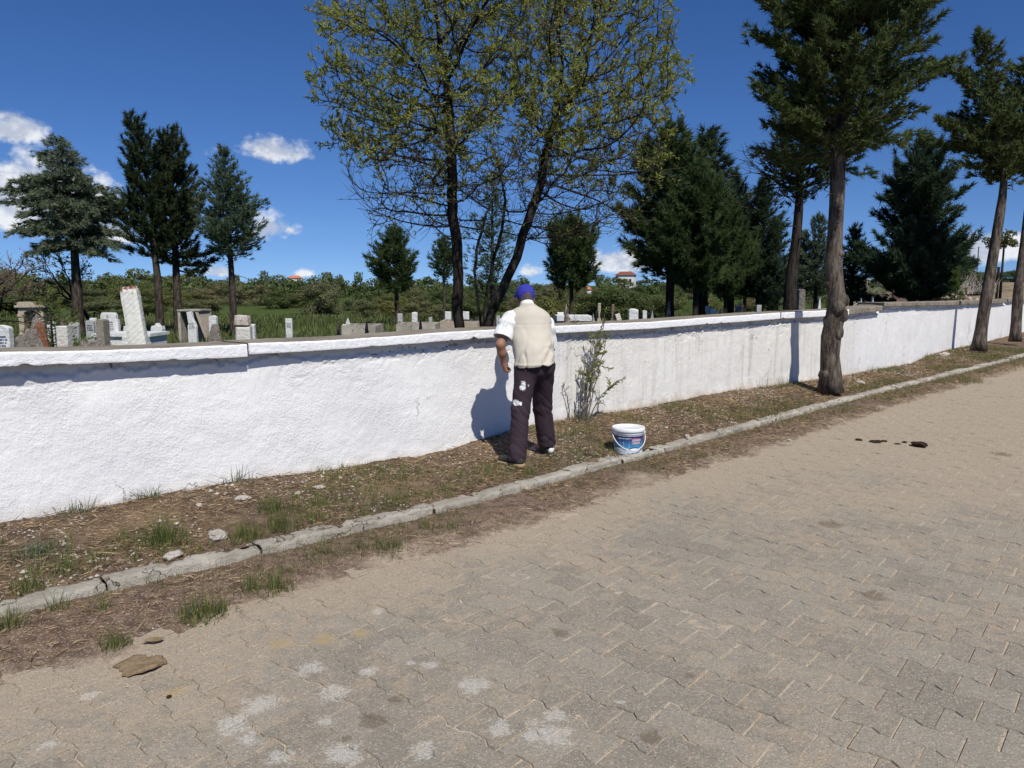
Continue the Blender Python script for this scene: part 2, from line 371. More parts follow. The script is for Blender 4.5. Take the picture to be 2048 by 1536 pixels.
def m_paint(nt):
    """stucco under fresh limewash; older wash with rain streaks further on"""
    p = nt.pos(); s = nt.attr('ws'); h = nt.attr('wh')
    q = nt.comb(s, nt.m('MULTIPLY', h, 1), 0)
    n1 = nt.noise(q, .9, 3); n2 = nt.noise(p, 52, 4, .6); n3 = nt.noise(p, 120, 3, .6); n4 = nt.noise(p, 6, 4)
    c = nt.mix(nt.step(n1, .35, .7), (.77, .763, .742), (.69, .686, .675)); c = nt.mix(nt.step(nt.noise(nt.map(q, (5, 1.6, 1), rot=(0, 0, .5)), 1, 4, .7), .5, .75, 0, .5), c, (.66, .665, .67))
    st = nt.noise(nt.map(q, (9, .55, 1)), 1, 4, .65); st2 = nt.noise(nt.map(q, (34, .8, 1)), 1, 3, .6)
    old = nt.m('MULTIPLY', nt.step(s, UOLD0, UOLD0 + .5), nt.step(s, UOLD1 - .3, UOLD1 + 1.2, 1, .28))
    cream = nt.mix(nt.m('MULTIPLY', old, .85), c, nt.mix(n4, (.60, .575, .505), (.76, .745, .70)))
    stk = nt.m('MULTIPLY', nt.m('ADD', nt.step(st, .48, .72, 0, .5), nt.step(st2, .56, .76, 0, .32)), old)
    c = nt.mix(stk, cream, (.37, .345, .30))
    chip = nt.m('MULTIPLY', nt.step(nt.noise(p, 13, 3), .70, .735), old)
    c = nt.mix(nt.m('MULTIPLY', chip, .8), c, (.22, .20, .175))
    foot = nt.m('MULTIPLY', nt.step(nt.m('ADD', h, nt.m('MULTIPLY', n4, .22)), .10, .24, 1, 0), nt.m('ADD', .34, nt.m('MULTIPLY', old, .35)))
    c = nt.mix(foot, c, (.42, .35, .27))
    bare = nt.step(nt.attr('bare'), .4, .6)
    c = nt.mix(nt.m('MULTIPLY', bare, nt.step(n2, .35, .6, .35, .9)), c, (.17, .165, .165))
    ed = nt.voro(nt.vm('ADD', q, nt.vm('SCALE', nt.noise(q, 7, 4, .65, 'Color'), .30)), .9, 'DISTANCE_TO_EDGE'); crk = nt.m('MULTIPLY', nt.step(ed, .0025, .0075, 1, 0), nt.step(nt.noise(q, .8, 2), .55, .64))
    c = nt.mix(nt.m('MULTIPLY', crk, .55), c, (.22, .21, .20))
    br = nt.noise(nt.map(q, (26, 7, 1), rot=(0, 0, .6)), 1, 4, .7); pat = nt.step(nt.noise(q, 1.7, 3), .35, .65, .45, 1.15)
    hh = nt.m('SUBTRACT', nt.m('ADD', nt.m('MULTIPLY', nt.m('ADD', nt.m('MULTIPLY', n2, 1.0), nt.m('MULTIPLY', n3, .45)), pat), nt.m('MULTIPLY', br, .9)), nt.m('MULTIPLY', crk, 1.2))
    return dict(color=c, rough=.8, spec=.2, normal=nt.bump(hh, .8, .009))

def m_coping(nt):
    p = nt.pos(); n1 = nt.noise(p, 2.5, 4); n2 = nt.noise(p, 30, 5, .7); n3 = nt.noise(p, 130, 3, .7); n4 = nt.noise(nt.map(p, (14, 14, 1.2)), 1, 4)
    c = nt.mix(nt.step(n1, .3, .7), (.20, .175, .135), (.30, .265, .21))
    c = nt.mix(nt.step(n2, .52, .7, 0, .6), c, (.15, .13, .10)); c = nt.mix(nt.step(n3, .58, .7, 0, .6), c, (.42, .38, .32))
    side = nt.attr('side'); c = nt.mix(nt.m('MULTIPLY', nt.step(n4, .5, .68, 0, .7), side), c, (.085, .078, .065))
    f = nt.step(nt.m('ADD', nt.attr('paint'), nt.m('MULTIPLY', nt.m('SUBTRACT', n2, .5), .9)), .42, .58)
    f = nt.m('MULTIPLY', f, nt.step(nt.noise(p, 55, 4, .7), .24, .30))
    c = nt.mix(f, c, (.80, .80, .80))
    return dict(color=c, rough=.85, spec=.15, normal=nt.bump(nt.m('ADD', n2, nt.m('MULTIPLY', n3, .5)), .8, .014))

# ------------------------------------------------------------------ road: bed, interlocking pavers, kerb, verge
def build_road():
    road = tag(empty('road'), 'grey interlocking block road beside the white wall', 'road', kind='structure')
    # bed of sand that fills the joints and drifts over the blocks by the kerb
    us = np.concatenate([np.arange(-4, 0, .08), np.arange(0, 9, .028), np.arange(9, 20, .07), np.arange(20, 45, .3)])
    ss = np.concatenate([np.arange(-.02, 2.2, .028), np.arange(2.2, 6, .05), np.arange(6, 16, .4)])
    U, Sg = np.meshgrid(us, ss, indexing='ij'); Vv = kerb_v(U) - Sg; X, Y = xy_of(U, Vv); p = np.stack([X, Y], -1)
    edge = .47 + .12 * fbm(p * 1.1, 3, 3) + .05 * fbm(p * 6, 2, 8)
    hill = .030 * sstep(Sg, edge + .12, edge - .30) + .007 * sstep(Sg, edge + .36, edge)
    Z = -.0058 + hill + .0035 * fbm(p * 3.1, 4, 21) + .0034 * fbm(p * 21, 3, 33) + sstep(Sg, .6, .1) * .012 * fbm(p * 7, 3, 4)
    me = mesh('sand_bed', np.stack([X, Y, Z], -1).reshape(-1, 3), grid_faces(len(us), len(ss)), M_GRIT, True)
    obj('sand_bed', me, road)
    # blocks: straight ends along the road, waved sides across it, half-shifted strips
    rng = np.random.default_rng(7)
    A = math.radians(49.3); e1 = np.array([math.cos(A), math.sin(A)]); e2 = np.array([math.sin(A), -math.cos(A)])  # e1 along the end joints, e2 along the waved sides
    PW, PL, a, g = .168, .213, .0115, .0018
    hl = PL / 2
    def outline(gap):
        l = hl - gap - .0022; w = PW / 2
        xs = [-l, -hl*.66, -hl*.36, hl*.36, hl*.66, l]; sg = [1, 1, -1, -1, 1, 1]
        top = [(x, w + a * k - gap) for x, k in zip(xs, sg)]
        return np.array(top + [(x, -y) for x, y in top[::-1]])[::-1]
    o_in, o_out = outline(g + .0022), outline(g)
    c0 = on_z(1650, 1450)[:2]
    items = []
    for i in range(-150, 150):
        for j in range(-150, 150):
            q = c0 + e1 * (i * PW) + e2 * (j * PL + (i % 2) * hl)
            u, v = uv_of(*q); s = kerb_v(u) - v
            if s < .30 or q[1] < 1.4 or q[1] > 24 or s > 13: continue
            r = q[1]
            if abs(q[0]) > r * .80 + .9: continue
            items.append((q, s))
    Q = np.array([q for q, s in items])
    # on-screen size decides which blocks are objects of their own
    px = 1024 + Q[:, 0] / Q[:, 1] * FPX; py = np.array([768 - FPX * math.tan(math.atan2(-CAMH, y) + TH) for y in Q[:, 1]])
    vis = (px > -30) & (px < 2078) & (py < 1560); score = np.where(vis, 1 / Q[:, 1], 0); order = np.argsort(-score)
    own = set(order[:300].tolist())
    def block(pt, tint, dz=0, tilt=(0, 0), rot=0, jit=None):
        cr, sr = math.cos(rot), math.sin(rot)
        def put(o, z):
            o = o + (jit if jit is not None else 0); x = o[:, 0]*cr - o[:, 1]*sr; y = o[:, 0]*sr + o[:, 1]*cr
            P = pt + x[:, None] * e2 + y[:, None] * e1
            return np.column_stack([P, dz + z + tilt[0]*x + tilt[1]*y])
        return np.concatenate([put(o_in, 0), put(o_out, -.004), put(o_out, -.03)])
    k = 12; ar = np.arange(k); nx = (ar + 1) % k
    FQ = np.concatenate([np.stack([ar + k, nx + k, nx, ar], 1), np.stack([ar + 2*k, nx + 2*k, nx + k, ar + k], 1)]); FT = np.arange(k)[None, :]
    protos = []
    for t in range(14):
        V = block(np.zeros(2), 0, jit=rng.normal(0, .0013, (12, 2)))
        protos.append(mesh('paver', V, [FQ, FT], M_PAVER, False, {'tint': np.full(len(V), (t + .5) / 14)}))
    rest = Acc()
    for n in range(len(items)):
        q = Q[n] + rng.normal(0, .0016, 2); z = rng.normal(0, .0015) + .0025 * float(fbm(q[None] * .8, 2, 61)[0]); tl = rng.normal(0, .0045, 2); ro = rng.normal(0, .008)
        if n in own:
            o = obj('paver', protos[rng.integers(14)], road, (q[0], q[1], z)); o.rotation_euler = (tl[0], tl[1], ro)
        else:
            V = block(q, 0, z, tl, ro); rest.add(V, [FQ, FT], tint=rng.random())
    o = obj('paver_field', rest.mesh('paver_field', M_PAVER), road); o['kind'] = 'stuff'
    return road
build_road()

def build_kerb():
    kerb = tag(empty('kerb'), 'low worn concrete kerb between the block road and the verge', 'kerb', kind='structure')
    rng = np.random.default_rng(3); u = -3.0
    marks = [uv_of(*on_z(px, py)[:2])[0] for px, py in [(205, 1185), (500, 1108), (850, 1030), (1130, 958), (1235, 932), (1300, 912), (1525, 848), (1640, 818), (1870, 752)]]
    cuts = [-3, -2, -1, 0] + [m for m in marks if m > .4]
    while cuts[-1] < 34: cuts.append(cuts[-1] + rng.uniform(.9, 1.3))
    for i in range(len(cuts) - 1):
        a, b = cuts[i] + .004, cuts[i+1] - .006; n = max(6, int((b - a) / .018)); us = np.linspace(a, b, n); dz = rng.normal(0, .006); dv = rng.normal(0, .008)
        prof = np.array([(-.01, -.12), (0, -.03), (.000, .01), (.002, .035), (.003, .058), (.005, KERB_H - .012), (.013, KERB_H - .002), (.035, KERB_H), (.06, KERB_H + .001), (.085, KERB_H), (.11, KERB_H), (KERB_W - .012, KERB_H - .003), (KERB_W - .002, KERB_H - .014), (KERB_W + .01, -.1)])
        m = len(prof); P = np.zeros((n, m, 3))
        for k, (dv_, z) in enumerate(prof):
            x, y = xy_of(us, kerb_v(us) + dv_ + dv + rng.normal(0, .001)); P[:, k] = np.stack([x, y, np.full(n, z + dz * (z > 0))], -1)
        p = P.reshape(-1, 3)
        nn = fbm(p * 6, 3, 11) * .010 + fbm(p * 30, 3, 12) * .012; bite = np.clip(fbm(p * 9, 3, 13 + i) - .12, 0, 1) * .11
        hi = (p[:, 2] > .02); p[:, 2] += hi * (nn - bite); nrm = np.array([-S2, S2]); p[:, :2] += (nn + bite * .8)[:, None] * nrm * hi[:, None]
        end = np.zeros(n); end[0] = end[-1] = 1; P = p.reshape(n, m, 3); P[0, :, 2] -= .008; P[-1, :, 2] -= .008
        F = grid_faces(n, m)[:, ::-1]; caps = np.array([list(range(m)), [(n-1)*m + q for q in range(m)][::-1]])
        obj('kerbstone', mesh('kerbstone', P.reshape(-1, 3), [F, caps], M_CONC, True), kerb)
build_kerb()

def build_verge():
    us = np.concatenate([np.arange(-4, 13, .03), np.arange(13, 24, .08), np.arange(24, 46, .3)]); ts = np.linspace(0, 1.12, 64)
    U, T = np.meshgrid(us, ts, indexing='ij'); k = kerb_v(U) + KERB_W - .03; Vv = k + (wall_v(U) - k) * T; X, Y = xy_of(U, Vv)
    Z = verge_z(X, Y); p = np.stack([X, Y], -1); Z += .006 * fbm(p * 38, 2, 71)
    # soil and rubble heaped against the foot of the wall
    Z += .02 * sstep(T, .82, 1) * (fbm(p * 5, 3, 19) + .1)
    o = obj('verge', mesh('verge', np.stack([X, Y, Z], -1).reshape(-1, 3), grid_faces(len(us), len(ts))[:, ::-1], M_SOIL, True))
    tag(o, 'strip of dry brown soil and sparse grass between kerb and white wall', 'verge', kind='structure')
build_verge()

# ------------------------------------------------------------------ the whitewashed wall
UOLD0, UOLD1 = hit_line(1085), hit_line(1690)
M_PAINT = mat('whitewashed_stucco', m_paint); M_COPING = mat('coping_concrete', m_coping)
OVER = .085
TOPS = [  # coping slabs: (front edge top, front edge bottom) rows over photo columns
    [(-420, 716, 756), (0, 703, 735), (239, 699, 726), (491, 688, 715.5)],
    [(493, 686.5, 711), (700, 678, 698), (900, 663, 682), (1045, 655.5, 672)],
    [(1047, 655, 671.5), (1109, 651.5, 667.5), (1305, 643, 658), (1393, 636.5, 651), (1563, 625, 638.5)],
    [(1565, 625, 638), (1620, 622, 635.5), (1697, 618.5, 630.5), (1767, 611.5, 622)],
    [(1770, 605.5, 613.5), (1910, 602.5, 610.5), (2016, 598.5, 606)],
    [(2018, 597.8, 604.5), (2048, 596.5, 603), (2062, 596, 602.4)]]
def build_wall():
    wall = tag(empty('boundary_wall', (0, 0, 0)), 'long low whitewashed cemetery wall with concrete coping', 'wall')
    segs = []
    for T in TOPS:
        r = []
        for px, t, b in T:
            u, zt = z_at(px, t, OVER); _, zb = z_at(px, b, OVER); r.append((u, zt, zb))
        segs.append(np.array(r))
    segs[-1] = np.vstack([segs[-1], [segs[-1][-1, 0] + 9, segs[-1][-1, 1], segs[-1][-1, 2]]])
    allu = np.concatenate([s[:, 0] for s in segs]); allb = np.concatenate([s[:, 2] for s in segs])
    # plaster face
    u0, u1 = segs[0][0, 0], segs[-1][-1, 0]
    us = np.concatenate([np.arange(u0, 10, .0155), np.arange(10, 18, .025), np.arange(18, u1, .06)]); nz = 92
    tz = np.linspace(0, 1, nz); zb = base_z(us) - .12; zt = np.interp(us, allu, allb) + .03
    U, T = np.meshgrid(us, tz, indexing='ij'); Z = zb[:, None] + (zt - zb)[:, None] * T
    q = np.stack([U, Z], -1)
    d = .016 * fbm(q * .9, 2, 41) + .0045 * fbm(q * 5, 2, 42) + .0026 * fbm(q * 26, 3, 43)
    below = zt[:, None] - .03 - Z                                # metres under the coping
    lip = .060 + .03 * fbm(us[:, None] * np.array([2.]) , 2, 44).reshape(-1, 1) + .016 * vn(us[:, None] * np.array([19.]), 45).reshape(-1, 1) + .014 * vn(us[:, None] * np.array([47.]), 49).reshape(-1, 1)
    rec = sstep(below, lip + .008, lip - .012)
    ridge = np.exp(-((below - lip - .016) / .016) ** 2) * (.008 + .012 * vn(q * np.array([26, 9.]), 46))
    cr = np.abs(fbm(q * np.array([2.2, 5.5]), 4, 47)); crack = np.exp(-(cr / .018) ** 2) * sstep(below, .42, .1) * .008   # old plaster cracks under the coping
    d = d - .024 * rec + ridge - crack
    d += .014 * np.exp(-((Z - base_z(us)[:, None]) / .05) ** 2) * (.6 + .8 * fbm(q * 6, 2, 48))
    X, Y = xy_of(U, wall_v(U) - d)
    bare = np.clip(rec * .35 + (crack > .005) * .5, 0, 1)
    me = mesh('plaster_face', np.stack([X, Y, Z], -1).reshape(-1, 3), grid_faces(len(us), nz), M_PAINT, True,
              {'ws': U.ravel(), 'wh': (Z - base_z(us)[:, None]).ravel(), 'bare': bare.ravel()})
    obj('plaster_face', me, wall)
    # rear face
    ub = np.arange(u0, u1, .5); TH_W = .30; Xb, Yb = xy_of(ub, wall_v(ub) + TH_W); n = len(ub)
    zbk = np.interp(ub, allu, allb) + .03
    V = np.concatenate([np.stack([Xb, Yb, np.full(n, -.3)], -1), np.stack([Xb, Yb, zbk], -1)]); i = np.arange(n - 1)
    obj('rear_face', mesh('rear_face', V, np.stack([i, i + n, i + n + 1, i + 1], 1), M_CONC), wall)
    # coping slabs
    for k, s in enumerate(segs):
        a, b = s[0, 0], s[-1, 0]; n = int((b - a) / (.018 if k < 4 else .05)) + 2; uu = np.linspace(a, b, n)
        zt = np.interp(uu, s[:, 0], s[:, 1]); zl = np.interp(uu, s[:, 0], s[:, 2]); th = zt - zl
        prof = [(.30 + .07, 0., 0), (-OVER + .02, 0., 0)]
        ring = [(-OVER + TH_W + .16 - .0, 0.), ]
        rows = []
        off = np.concatenate([np.linspace(TH_W + .09, -OVER + .030, 13), [-OVER + .014], [-OVER + .003], np.full(7, -OVER), [-OVER + .004], np.linspace(-OVER + .02, TH_W + .09, 5)])
        zz = np.concatenate([np.zeros(14), [-.04], np.linspace(.1, .93, 7), [.985], np.ones(5)])
        rows_top = np.concatenate([np.ones(14), [.6], np.zeros(12 + 1)])
        m = len(off); P = np.zeros((n, m, 3))
        for j in range(m):
            x, y = xy_of(uu, wall_v(uu) + off[j]); P[:, j, 0] = x; P[:, j, 1] = y
            P[:, j, 2] = (zt + (.006 if j < 14 else 0) * 0 - np.maximum(zz[j], 0) * th) + (-.006 if zz[j] < 0 else 0)
        p = P.reshape(-1, 3); g = fbm(p * 3, 2, 51) * .004 + fbm(p * 30, 3, 52) * .0035
        top = np.tile(np.arange(m) < 14, n); bot = np.tile(zz > .9, n)
        chip = np.clip(fbm(p * np.array([7, 7, 3]), 3, 53) - .22, 0, 1) * .06
        p[:, 2] += g + np.where(bot, chip, 0); nr = np.array([S2, -S2]); p[:, :2] += ((g * 1.2) - chip * .3 * (~top))[:, None] * nr
        front = np.tile(((np.arange(m) >= 14) & (zz < .97)).astype(float), n)
        paint = front.copy(); uu_r = np.repeat(uu, m)
        if k == 3: paint *= sstep(uu_r, hit_line(1704, OVER), hit_line(1698, OVER))
        if k > 3: paint *= 0
        F = grid_faces(n, m); caps = np.array([list(range(m))[::-1], [(n-1)*m + q for q in range(m)]])
        me = mesh('coping_slab', p, [F, caps], M_COPING, True, {'paint': paint, 'side': front})
        o = obj('coping_slab', me, wall)
        if k > 3: o['label'] = 'bare grey coping slab without whitewash'
        if k == 3: o['label'] = 'coping slab with its whitewash ending halfway'
    return wall
build_wall()

# ------------------------------------------------------------------ cemetery ground out to the horizon
def ground_z(x, y):
    x = np.asarray(x, float); y = np.asarray(y, float); u, v = uv_of(x, y); wv = np.interp(u, WUs, WVs, left=5.2, right=7)
    inside = sstep(v, wv + .1, wv + .5)
    far = np.clip(y - 48, 0, None); z = .007 * np.minimum(far, 150) + .006 * np.clip(far - 150, 0, 2000)
    right = sstep(x, 8, 16) * sstep(y, 20, 34) * .95 + sstep(x - y * .35, 4, 22) * sstep(y, 30, 70) * 1.2
    p = np.stack([x, y], -1)
    return np.where(inside > 0, -.35 + .35 * inside + z + right + .10 * fbm(p * .12, 3, 81) + .25 * sstep(y, 40, 90) * fbm(p * .05, 2, 82), -.35)
def m_meadow(nt):
    p = nt.pos(); n1 = nt.noise(p, .12, 4); n2 = nt.noise(p, 1.6, 5, .65); n3 = nt.noise(p, 18, 4, .7)
    c = nt.mix(nt.step(n1, .4, .65), (.050, .082, .020), (.085, .110, .032)); c = nt.mix(nt.step(n2, .5, .75, 0, .6), c, (.13, .125, .055))
    c = nt.mix(nt.step(n3, .4, .7, 0, .5), c, (.035, .055, .014))
    x, y, z = nt.sep(p)
    d = nt.m('MULTIPLY', nt.step(nt.m('SUBTRACT', x, nt.m('MULTIPLY', y, .40)), 1.5, 4.5), nt.step(y, 24, 30))
    d = nt.m('MULTIPLY', d, nt.step(nt.m('ADD', n2, nt.m('MULTIPLY', n1, .5)), .5, .8)); d = nt.m('MULTIPLY', d, nt.step(y, 62, 75, 1, .25))
    c = nt.mix(d, c, nt.mix(n3, (.26, .185, .125), (.36, .28, .20)))
    return dict(color=c, rough=.95, spec=.05, normal=nt.bump(nt.m('ADD', n3, n2), .8, .08))
M_MEADOW = mat('meadow', m_meadow)
def build_ground():
    def axis(lo, hi):
        a = [0.]; st = .8
        while a[-1] < hi: a.append(a[-1] + st); st = .8 if a[-1] < 60 else st * 1.16
        b = [0.]; st = .8
        while b[-1] < -lo: b.append(b[-1] + st); st = .8 if b[-1] < 40 else st * 1.16
        return np.array([-q for q in b[:0:-1]] + a)
    xs = axis(-2600, 2600); ys = axis(-200, 3000)
    X, Y = np.meshgrid(xs, ys, indexing='ij'); V = np.stack([X, Y, ground_z(X, Y)], -1).reshape(-1, 3)
    o = obj('ground', mesh('ground', V, grid_faces(len(xs), len(ys)), M_MEADOW, True))
    tag(o, 'green cemetery meadow running out to the hills', 'ground', kind='structure')
build_ground()

# ------------------------------------------------------------------ vegetation materials
def m_bark(dark, light, scale=1.0):
    def f(nt):
        p = nt.obj(); q = nt.map(p, (14*scale, 14*scale, 3.2*scale)); n = nt.noise(q, 1, 5, .7); n2 = nt.noise(p, 5, 3); n3 = nt.noise(p, 60, 3)
        c = nt.mix(nt.step(n, .36, .66), dark, light); c = nt.mix(nt.step(n2, .5, .75, 0, .45), c, tuple(v * .6 for v in dark)); c = nt.mix(nt.step(n3, .6, .75, 0, .35), c, (.33, .30, .25))
        return dict(color=c, rough=.95, spec=.08, normal=nt.bump(nt.m('ADD', n, nt.m('MULTIPLY', n3, .3)), 1, .03))
    return f
M_BARK_GREY = mat('grey_brown_bark', m_bark((.038, .030, .024), (.17, .142, .115)))
M_BARK_DARK = mat('dark_bark', m_bark((.012, .010, .008), (.052, .043, .036)))
M_BARK_PINE = mat('pine_bark', m_bark((.022, .017, .013), (.10, .08, .064)))
M_TWIG = mat('twig', lambda nt: dict(color=nt.mix(nt.noise(nt.obj(), 9, 3), (.030, .023, .019), (.10, .08, .066)), rough=.9, spec=.1))

def m_leaf(c0, c1, c2, trans=.3, clump=1.2, tcol=None, spec=.3, rough=.55, vary=.25):
    def f(nt):
        r = nt.island(); n = nt.noise(nt.obj(), clump, 3)
        c = nt.mix(r, c0, c1); c = nt.mix(nt.step(n, .45, .7, 0, .7), c, c2)
        c = nt.mix(nt.m('MULTIPLY', nt.objrand(), vary), c, tuple(v * 1.25 if i == 0 else v * .95 for i, v in enumerate(c1)))
        return dict(color=c, rough=rough, spec=spec, trans=trans, tcol=tcol or c)
    return f
M_ALMOND = mat('almond_leaf', m_leaf((0.123, 0.172, 0.038), (0.288, 0.334, 0.075), (0.391, 0.383, 0.094), 0.43))
M_CYPRESS = mat('cypress_foliage', m_leaf((0.035, 0.054, 0.020), (0.113, 0.148, 0.049), (0.139, 0.174, 0.060), 0.30, 1.6, spec=.15, rough=.7))
M_CYPRESS_D = mat('dark_cypress_foliage', m_leaf((0.016, 0.030, 0.014), (0.053, 0.076, 0.031), (0.066, 0.091, 0.037), 0.24, 1.2, spec=.12, rough=.75))
M_CEDAR = mat('cedar_foliage', m_leaf((0.064, 0.096, 0.052), (0.178, 0.225, 0.140), (0.200, 0.240, 0.155), 0.30, .8, spec=.2, rough=.7))
M_FIR = mat('blue_conifer_foliage', m_leaf((0.044, 0.075, 0.041), (0.120, 0.176, 0.096), (0.137, 0.182, 0.113), 0.30, .8, spec=.2, rough=.7))
M_PINE = mat('pine_needles', m_leaf((0.025, 0.049, 0.018), (0.078, 0.121, 0.039), (0.104, 0.144, 0.048), 0.30, .7, spec=.2, rough=.65))
M_PINE_B = mat('blue_pine_needles', m_leaf((0.019, 0.040, 0.021), (0.058, 0.095, 0.048), (0.075, 0.110, 0.057), 0.30, .7, spec=.2, rough=.65))
M_YOUNG = mat('young_conifer_foliage', m_leaf((0.058, 0.098, 0.016), (0.130, 0.182, 0.033), (0.156, 0.195, 0.039), .2, .9))
M_BROAD = [mat('broadleaf_%d' % i, m_leaf(a, b, c, .3, .5, vary=.8)) for i, (a, b, c) in enumerate([
    ((.056, .088, .022), (.130, .165, .046), (.145, .175, .052)), ((.066, .092, .032), (.155, .175, .076), (.175, .185, .088)),
    ((.038, .064, .016), (.090, .124, .034), (.115, .140, .042)), ((.055, .085, .016), (.12, .16, .03), (.13, .16, .035))])]
M_GRASS = mat('grass_blade', m_leaf((.065, .100, .025), (.16, .19, .055), (.23, .21, .085), .4, 9))
M_GRASS_TALL = mat('meadow_grass', m_leaf((.050, .080, .020), (.13, .155, .045), (.19, .185, .085), .3, .25))
M_GRASS_GREY = mat('grey_green_weed', m_leaf((.07, .095, .050), (.16, .19, .11), (.17, .18, .11), .3, 3))
M_STRAW = mat('dry_straw', lambda nt: dict(color=nt.mix(nt.island(), (.13, .080, .045), (.42, .31, .18)), rough=.9, spec=.1))

# ------------------------------------------------------------------ foliage builders
def perp(d, rng):
    a = rng.normal(size=d.shape); a -= (a * d).sum(-1, keepdims=True) * d; return unit(a)
def leaf_quads(P, D, L, Wd, rng, fold=.25, out=None):
    """lance-shaped leaves: four corners each; out = rough facing of the blades"""
    D = unit(D); X = perp(D, rng) if out is None else unit(np.cross(out + 1e-4, D)); N = np.cross(D, X); L = np.broadcast_to(L, len(P))[:, None]; Wd = np.broadcast_to(Wd, len(P))[:, None]
    V = np.stack([P, P + D*L*.45 + X*Wd*.5 + N*Wd*fold, P + D*L, P + D*L*.45 - X*Wd*.5 + N*Wd*fold], 1)
    return V.reshape(-1, 3), np.arange(len(P) * 4).reshape(-1, 4)
def needle_tris(P, D, L, Wd, rng):
    D = unit(D); X = perp(D, rng); L = np.broadcast_to(L, len(P))[:, None]; Wd = np.broadcast_to(Wd, len(P))[:, None]
    V = np.stack([P - X*Wd*.5, P + X*Wd*.5, P + D*L], 1)
    return V.reshape(-1, 3), np.arange(len(P) * 3).reshape(-1, 3)
def sprays(P, D, k, L, Wd, spread, rng, along=.6):
    """k short blades fanning from each point P about direction D"""
    n = len(P); D = unit(D); Pk = np.repeat(P, k, 0); Dk = np.repeat(D, k, 0); t = rng.random((n*k, 1))
    L = np.repeat(np.broadcast_to(L, n), k) * rng.uniform(.6, 1.25, n*k)
    base = Pk + Dk * (t * along * L[:, None]); d = unit(Dk + rng.normal(0, spread, (n*k, 3)))
    return needle_tris(base, d, L * (1 - .35 * t[:, 0]), Wd * rng.uniform(.7, 1.3, n*k), rng)

def conifer(seed, H, zb, R, nb, elev, curve, trunk_r, path=None, spray_step=.12, k=14, L=.16, wd=.02, spread=.45, side=.45, up=.25, thick=.08, irr=.25, extra=(), flat=False, tip_only=False, cone_top=.0, bare=0):
    """returns (wood Acc, foliage Acc); R(t) crown radius over t = 0 at crown base .. 1 at top; path(z) -> (dx, dy) of the trunk"""
    rng = np.random.default_rng(seed); wood, fol = Acc(), Acc(); path = path or (lambda z: (0., 0.))
    zs = np.linspace(0, H * .97, 28); P = np.array([(*path(z), z) for z in zs]); rr = trunk_r * np.clip(1 - zs / H, .03, 1) ** .75; rr[0] *= 1.25; rr[1] *= 1.08
    rr *= 1 + .07 * vn(zs[:, None] * 2.3, seed); wood.tube(P, rr, 12)
    br = []
    for i in range(nb):
        t = (i + rng.random()) / nb; t = t ** .92; z = zb + (H - zb) * t * .985; az = i * 2.39996 + rng.normal(0, .35)
        l = R(t) * rng.uniform(.72, 1.12) * (1 + irr * float(vn(np.array([[math.cos(az)*1.3 + seed, math.sin(az)*1.3, z * .9]]), seed)[0]))
        if l > .05: br.append((z, az, l, elev(t) + rng.normal(0, .12), None))
    br += [(z, az, l, e, 1) for z, az, l, e in extra]
    SP, SD = [], []
    for z, az, l, e, ex in br:
        n = max(4, int(l / .16)); f = np.linspace(0, 1, n + 1); el = e + curve * f
        h = np.cumsum(np.concatenate([[0], np.cos(el[:-1])])) * l / n; v = np.cumsum(np.concatenate([[0], np.sin(el[:-1])])) * l / n
        a2 = az + .25 * f * rng.normal(); px, py = path(z)
        B = np.stack([px + h*np.cos(a2), py + h*np.sin(a2), z + v], -1)
        B[1:] += rng.normal(0, .02 * l ** .5, (n, 3))
        wood.tube(B, np.linspace(max(.012, trunk_r * .28 * min(1, l / 1.5)), .004, n + 1), 5, cap=False)
        T = unit(np.gradient(B, axis=0)); sd = np.stack([-np.sin(a2), np.cos(a2), 0*a2], -1)
        m = max(3, int(l / spray_step)); f0 = .45 if tip_only else (.22 if l > .7 else .05)
        for ff in np.linspace(f0, 1, m):
            j = min(int(ff * n), n - 1); w = ff * n - j; c = B[j] * (1-w) + B[j+1] * w; tt = T[j]
            ns = 1 + int(side * l * (1.15 - ff) / .16) * 2 + (1 if ff > .7 else 0)
            for s in range(ns):
                o = rng.uniform(-1, 1) * side * l * (1.12 - ff) * (.55 if l > 1.2 else .75)
                q = c + sd[j] * o + tt * abs(o) * .45 + np.array([0, 0, rng.normal(0, thick) + (0 if flat else .25*abs(o)*up)])
                SP.append(q); SD.append(tt * .8 + sd[j] * np.sign(o) * min(1, abs(o) * 2.2) * .7 + np.array([0, 0, up]))
    SP = np.array(SP); SD = np.array(SD)
    V, F = sprays(SP, SD, k, L, wd, spread, rng); fol.add(V, F)
    for b in range(bare):      # dead lower limbs
        z = zb * rng.uniform(.72, 1.02); az = rng.uniform(0, 6.28); l = rng.uniform(.25, .7); px, py = path(z)
        B = [(px + math.cos(az)*l*q, py + math.sin(az)*l*q, z + l*q*(.35 - .5*q)) for q in (0, .35, .7, 1)]
        wood.tube(B, [.022, .014, .008, .003], 5, cap=False)
    return wood, fol

